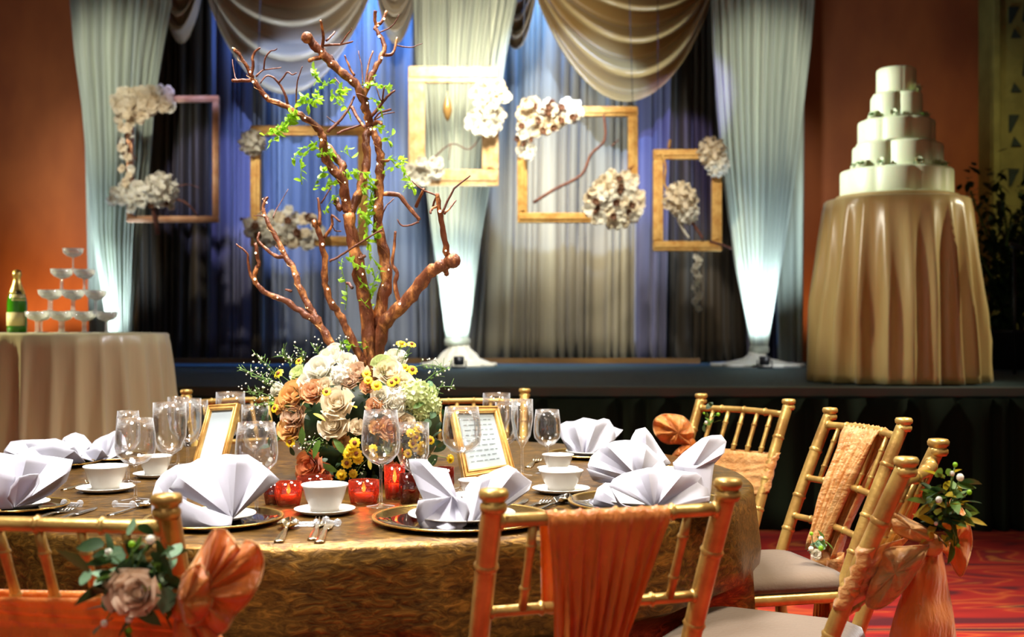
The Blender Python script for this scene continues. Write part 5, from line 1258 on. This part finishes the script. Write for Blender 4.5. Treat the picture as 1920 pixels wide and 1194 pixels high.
# ================================================================== CUTLERY
def flat_piece(name, prof, thick, m, parent):
    """prof: list of (x along length, half width, z)"""
    b = MB(); V = []; fs = []
    for (x, hw, z) in prof: V += [(-hw, x, z), (hw, x, z), (hw*.8, x, z+thick), (-hw*.8, x, z+thick)]
    n = len(prof)
    for i in range(n-1):
        o = i*4
        for j in range(4): fs.append((o+j, o+(j+1) % 4, o+4+(j+1) % 4, o+4+j))
    fs.append((0, 1, 2, 3)[::-1]); fs.append(tuple((n-1)*4+j for j in range(4)))
    b.add(V, fs); return b.build(name, m, parent)
def make_cut(kind, m):
    t = thing({'k': 'table_knife', 'f': 'dinner_fork', 's': 'soup_spoon'}[kind], '', 'cutlery')
    flat_piece('handle', [(0, .008, .001), (.01, .0095, .001), (.04, .008, .002), (.09, .0045, .004), (.12, .0035, .004)], .0035, m, t)
    if kind == 'k': flat_piece('blade', [(.12, .0035, .004), (.13, .009, .003), (.19, .0095, .002), (.215, .006, .002), (.225, .001, .002)], .0012, m, t)
    elif kind == 'f':
        flat_piece('fork_head', [(.12, .0035, .004), (.135, .008, .003), (.155, .012, .001), (.165, .0125, .001)], .002, m, t)
        for i in range(4): 
            x = (i-1.5)*.0068; MB().tube([(x, .163, .002), (x, .185, .004), (x, .205, .009)], [.0018, .0016, .0008], 6).build('tine', m, t)
    else:
        rows = []
        for i in range(9):
            a = i/8; y = .118+.062*a; hw = .019*math.sin(PI*min(.999, .05+.95*a))**.7+.0015; rows.append([Vector((hw*q, y, .001+.010*(q*q)+.006*abs(2*a-1)**2)) for q in (-1, -.5, 0, .5, 1)])
        MB().grid(rows).build('spoon_bowl', m, t, thick=.0012)
    return t
CUT = {}
def cut(kind, x0, y0, x1, y1, lab, m=M_silverg):
    a, b_ = ont(x0, y0, TZ+.001), ont(x1, y1, TZ+.001); d = b_-a; r = math.atan2(-d.x, d.y); key = (kind, m.name)
    if key not in CUT: CUT[key] = make_cut(kind, m); CUT[key].location = a; CUT[key].rotation_euler = (0, 0, r); o = CUT[key]
    else: o = dup(CUT[key], a, r)
    L = {'k': .225, 'f': .205, 's': .18}[kind]; s_ = d.length/L; s_ = max(.8, min(1.15, s_)); o.scale = (s_, s_, s_)
    o['label'] = lab; o['group'] = 'cutlery on the banquet table'
cut('s', 522, 1018, 566, 952, 'gold-toned soup spoon lying alone left of the fork and knife, below the central white bowl')
cut('f', 585, 1014, 612, 958, 'gold-toned fork pointing at the central white bowl')
cut('k', 598, 1019, 640, 948, 'gold-toned knife beside the fork, tip under the central white bowl')
cut('k', 82, 988, 236, 934, 'long knife pointing at the foot of the round-bowled wine glass', M_silver)
cut('f', 40, 985, 170, 944, 'fork next to the edge-cropped napkin', M_silver)
cut('s', 118, 920, 186, 905, 'spoon between the edge-cropped napkin and its white bowl', M_silverg)
cut('k', 160, 880, 226, 852, 'gold-toned knife behind the left white bowl')
cut('f', 968, 965, 1040, 935, 'fork between the two-winged napkin and the nearest charger', M_silver)
cut('s', 1000, 962, 1070, 938, 'spoon lying toward the grey-shaded fan napkin', M_silver)
cut('k', 935, 968, 1010, 925, 'knife next to the tip of the two-winged napkin', M_silver)
cut('f', 990, 878, 1030, 846, 'gold-toned fork behind the short wine glass')
cut('s', 205, 968, 285, 948, 'spoon lying toward the large fan napkin', M_silver)
# crystal rests
def rest(px, py, lab):
    p = ont(px, py); t = thing('cutlery_rest', lab, 'cutlery rest', p, R.uniform(0, 3), 'crystal cutlery rests')
    for s_ in (-1, 1): MB().ball((s_*.022, 0, .009), .009, 6, 4).build('crystal_knob', M_crystal, t, smooth=False)
    MB().tube([(-.02, 0, .007), (.02, 0, .007)], .0045, 6).build('crystal_bar', M_crystal, t, smooth=False)
    return t
rest(574, 988, 'crystal cutlery rest between spoon and fork'); rest(622, 985, 'crystal cutlery rest right of the knife below the central bowl'); rest(135, 950, 'crystal cutlery rest near the edge-cropped napkin'); rest(232, 952, 'crystal cutlery rest in front of the round-bowled glass')

# ================================================================== MENU FRAMES
def menu(corners, Yb, lean, bw, lab, lines, sp_=4):
    """corners px: bl, br, tr, tl ; standing on the cloth, leaning back"""
    bl, br, tr, tl = corners
    W = [at(bl[0], bl[1], Yb[0]), at(br[0], br[1], Yb[1]), at(tr[0], tr[1], Yb[1]+lean), at(tl[0], tl[1], Yb[0]+lean)]
    org = (W[0]+W[1])/2; t = thing('menu_frame', lab, 'picture frame', org)
    ex = (W[1]-W[0]); ey = ((W[3]-W[0])+(W[2]-W[1]))/2; n = ex.cross(ey).normalized()
    if n.y > 0: n = -n
    def P(u, v, d=0):
        a = W[0].lerp(W[1], u); b_ = W[3].lerp(W[2], u); return a.lerp(b_, v)+n*d-org
    iu = bw/ex.length; iv = bw/ey.length
    def bar(quad, nm, m, d0, d1, ins=.0):
        b = MB(); b.add([P(u, v, d0) for u, v in quad]+[P(u, v, d1) for u, v in quad], [(3, 2, 1, 0), (4, 5, 6, 7), (0, 1, 5, 4), (1, 2, 6, 5), (2, 3, 7, 6), (3, 0, 4, 7)]); b.build(nm, m, t, smooth=False)
    bar([(0, 0), (1, 0), (1-iu, iv), (iu, iv)], 'frame_side', M_goldframe, 0, .012); bar([(1, 0), (1, 1), (1-iu, 1-iv), (1-iu, iv)], 'frame_side', M_goldframe, 0, .012)
    bar([(1, 1), (0, 1), (iu, 1-iv), (1-iu, 1-iv)], 'frame_side', M_goldframe, 0, .012); bar([(0, 1), (0, 0), (iu, iv), (iu, 1-iv)], 'frame_side', M_goldframe, 0, .012)
    for k in (.22, .78):
        a, c = iu*k, iv*k; q = .12
        for (p0, p1) in (((a, c), (1-a, c)), ((1-a, c), (1-a, 1-c)), ((1-a, 1-c), (a, 1-c)), ((a, 1-c), (a, c))): MB().tube([P(p0[0], p0[1], .013), P(p1[0], p1[1], .013)], .0018, 5).build('frame_bead', M_goldframe, t)
    bar([(iu*.9, iv*.9), (1-iu*.9, iv*.9), (1-iu*.9, 1-iv*.9), (iu*.9, 1-iv*.9)], 'menu_card', M_paper, .002, .0045)
    card = t.children[-1]
    for i in range(lines):
        v = 1-iv-(.07+.83*(i+.5)/lines)*(1-2*iv); rr = random.Random(i); x = iu+.14*(1-2*iu)
        while x < 1-iu-.18*(1-2*iu):
            L = rr.uniform(.05, .13); 
            b = MB(); hh = .006*(1-2*iv)
            b.add([P(x, v-hh, .0049), P(min(x+L, 1-iu-.1), v-hh, .0049), P(min(x+L, 1-iu-.1), v+hh, .0049), P(x, v+hh, .0049)], [(0, 1, 2, 3)]); o = b.build('print_mark', M_ink, card, smooth=False)
            x += L+.035
    # easel strut behind
    b = MB(); b.add([P(.42, .72, 0), P(.58, .72, 0), P(.60, .0, -.06), P(.40, .0, -.06), P(.42, .72, -.004), P(.58, .72, -.004), P(.60, .0, -.064), P(.40, .0, -.064)], [(3, 2, 1, 0), (4, 5, 6, 7), (0, 1, 5, 4), (1, 2, 6, 5), (2, 3, 7, 6), (3, 0, 4, 7)]); b.build('easel_strut', M_woodtrim, t, smooth=False)
menu([(866, 900), (962, 884), (930, 764), (840, 764)], (3.30, 3.44), .10, .022, 'gold menu frame with a printed white card, beside the tall glasses', 9)
menu([(362, 887), (420, 893), (452, 758), (396, 762)], (3.45, 3.36), .10, .018, 'narrow gold menu frame with a blank pale card, behind the large fan napkin', 0)

# ================================================================== VOTIVES
def votive(px, by, w_, ty, m, lab, lit):
    p = ont(px, by); s_ = sc(p.y); r = w_/2/s_; h = (by-ty)/s_
    t = thing('votive_candle', lab, 'candle', p)
    MB().lathe([(.001, 0), (r*.78, 0), (r*.85, .004), (r, h*.5), (r*.98, h), (r*.9, h), (r*.9, h*.5), (r*.72, .006), (.001, .006)], (0, 0, 0), 28).build('glass_cup', m, t)
    MB().lathe([(.001, .007), (r*.6, .007), (r*.62, h*.45), (.001, h*.47)], (0, 0, 0), 18).build('wax', M_wax, t)
    MB().tube([(0, 0, h*.46), (0, .0, h*.58)], .0008, 5).build('wick', M_black, t)
    if lit:
        MB().lathe([(.001, h*.50), (.0045, h*.58), (.005, h*.66), (.003, h*.8), (.001, h*.92)], (0, 0, 0), 10).build('flame', M_flame, t)
        l = bpy.data.lights.new('candle_glow', 'POINT'); l.energy = .4; l.color = (1, .5, .18); l.shadow_soft_size = .006; o = bpy.data.objects.new('candle_glow', l); COL.objects.link(o); o.parent = t; o.location = (0, 0, h*.75)
votive(682, 944, 58, 900, M_red, 'lit red glass votive right of the central white bowl', True)
votive(541, 948, 50, 903, M_red, 'lit red glass votive left of the central white bowl', True)
votive(512, 946, 34, 908, M_redk, 'dark unlit red votive beside the tip of the large fan napkin', False)
votive(740, 936, 40, 872, M_red, 'tall red votive just behind the foot of the large central glass', True)
votive(768, 944, 40, 888, M_redk, 'tall dark red votive next to the two-winged napkin', False)
votive(588, 918, 62, 892, M_red, 'wide low red votive behind the central white bowl', False)
votive(832, 930, 40, 876, M_redk, 'dark red votive behind the upright flap of the two-winged napkin', False)
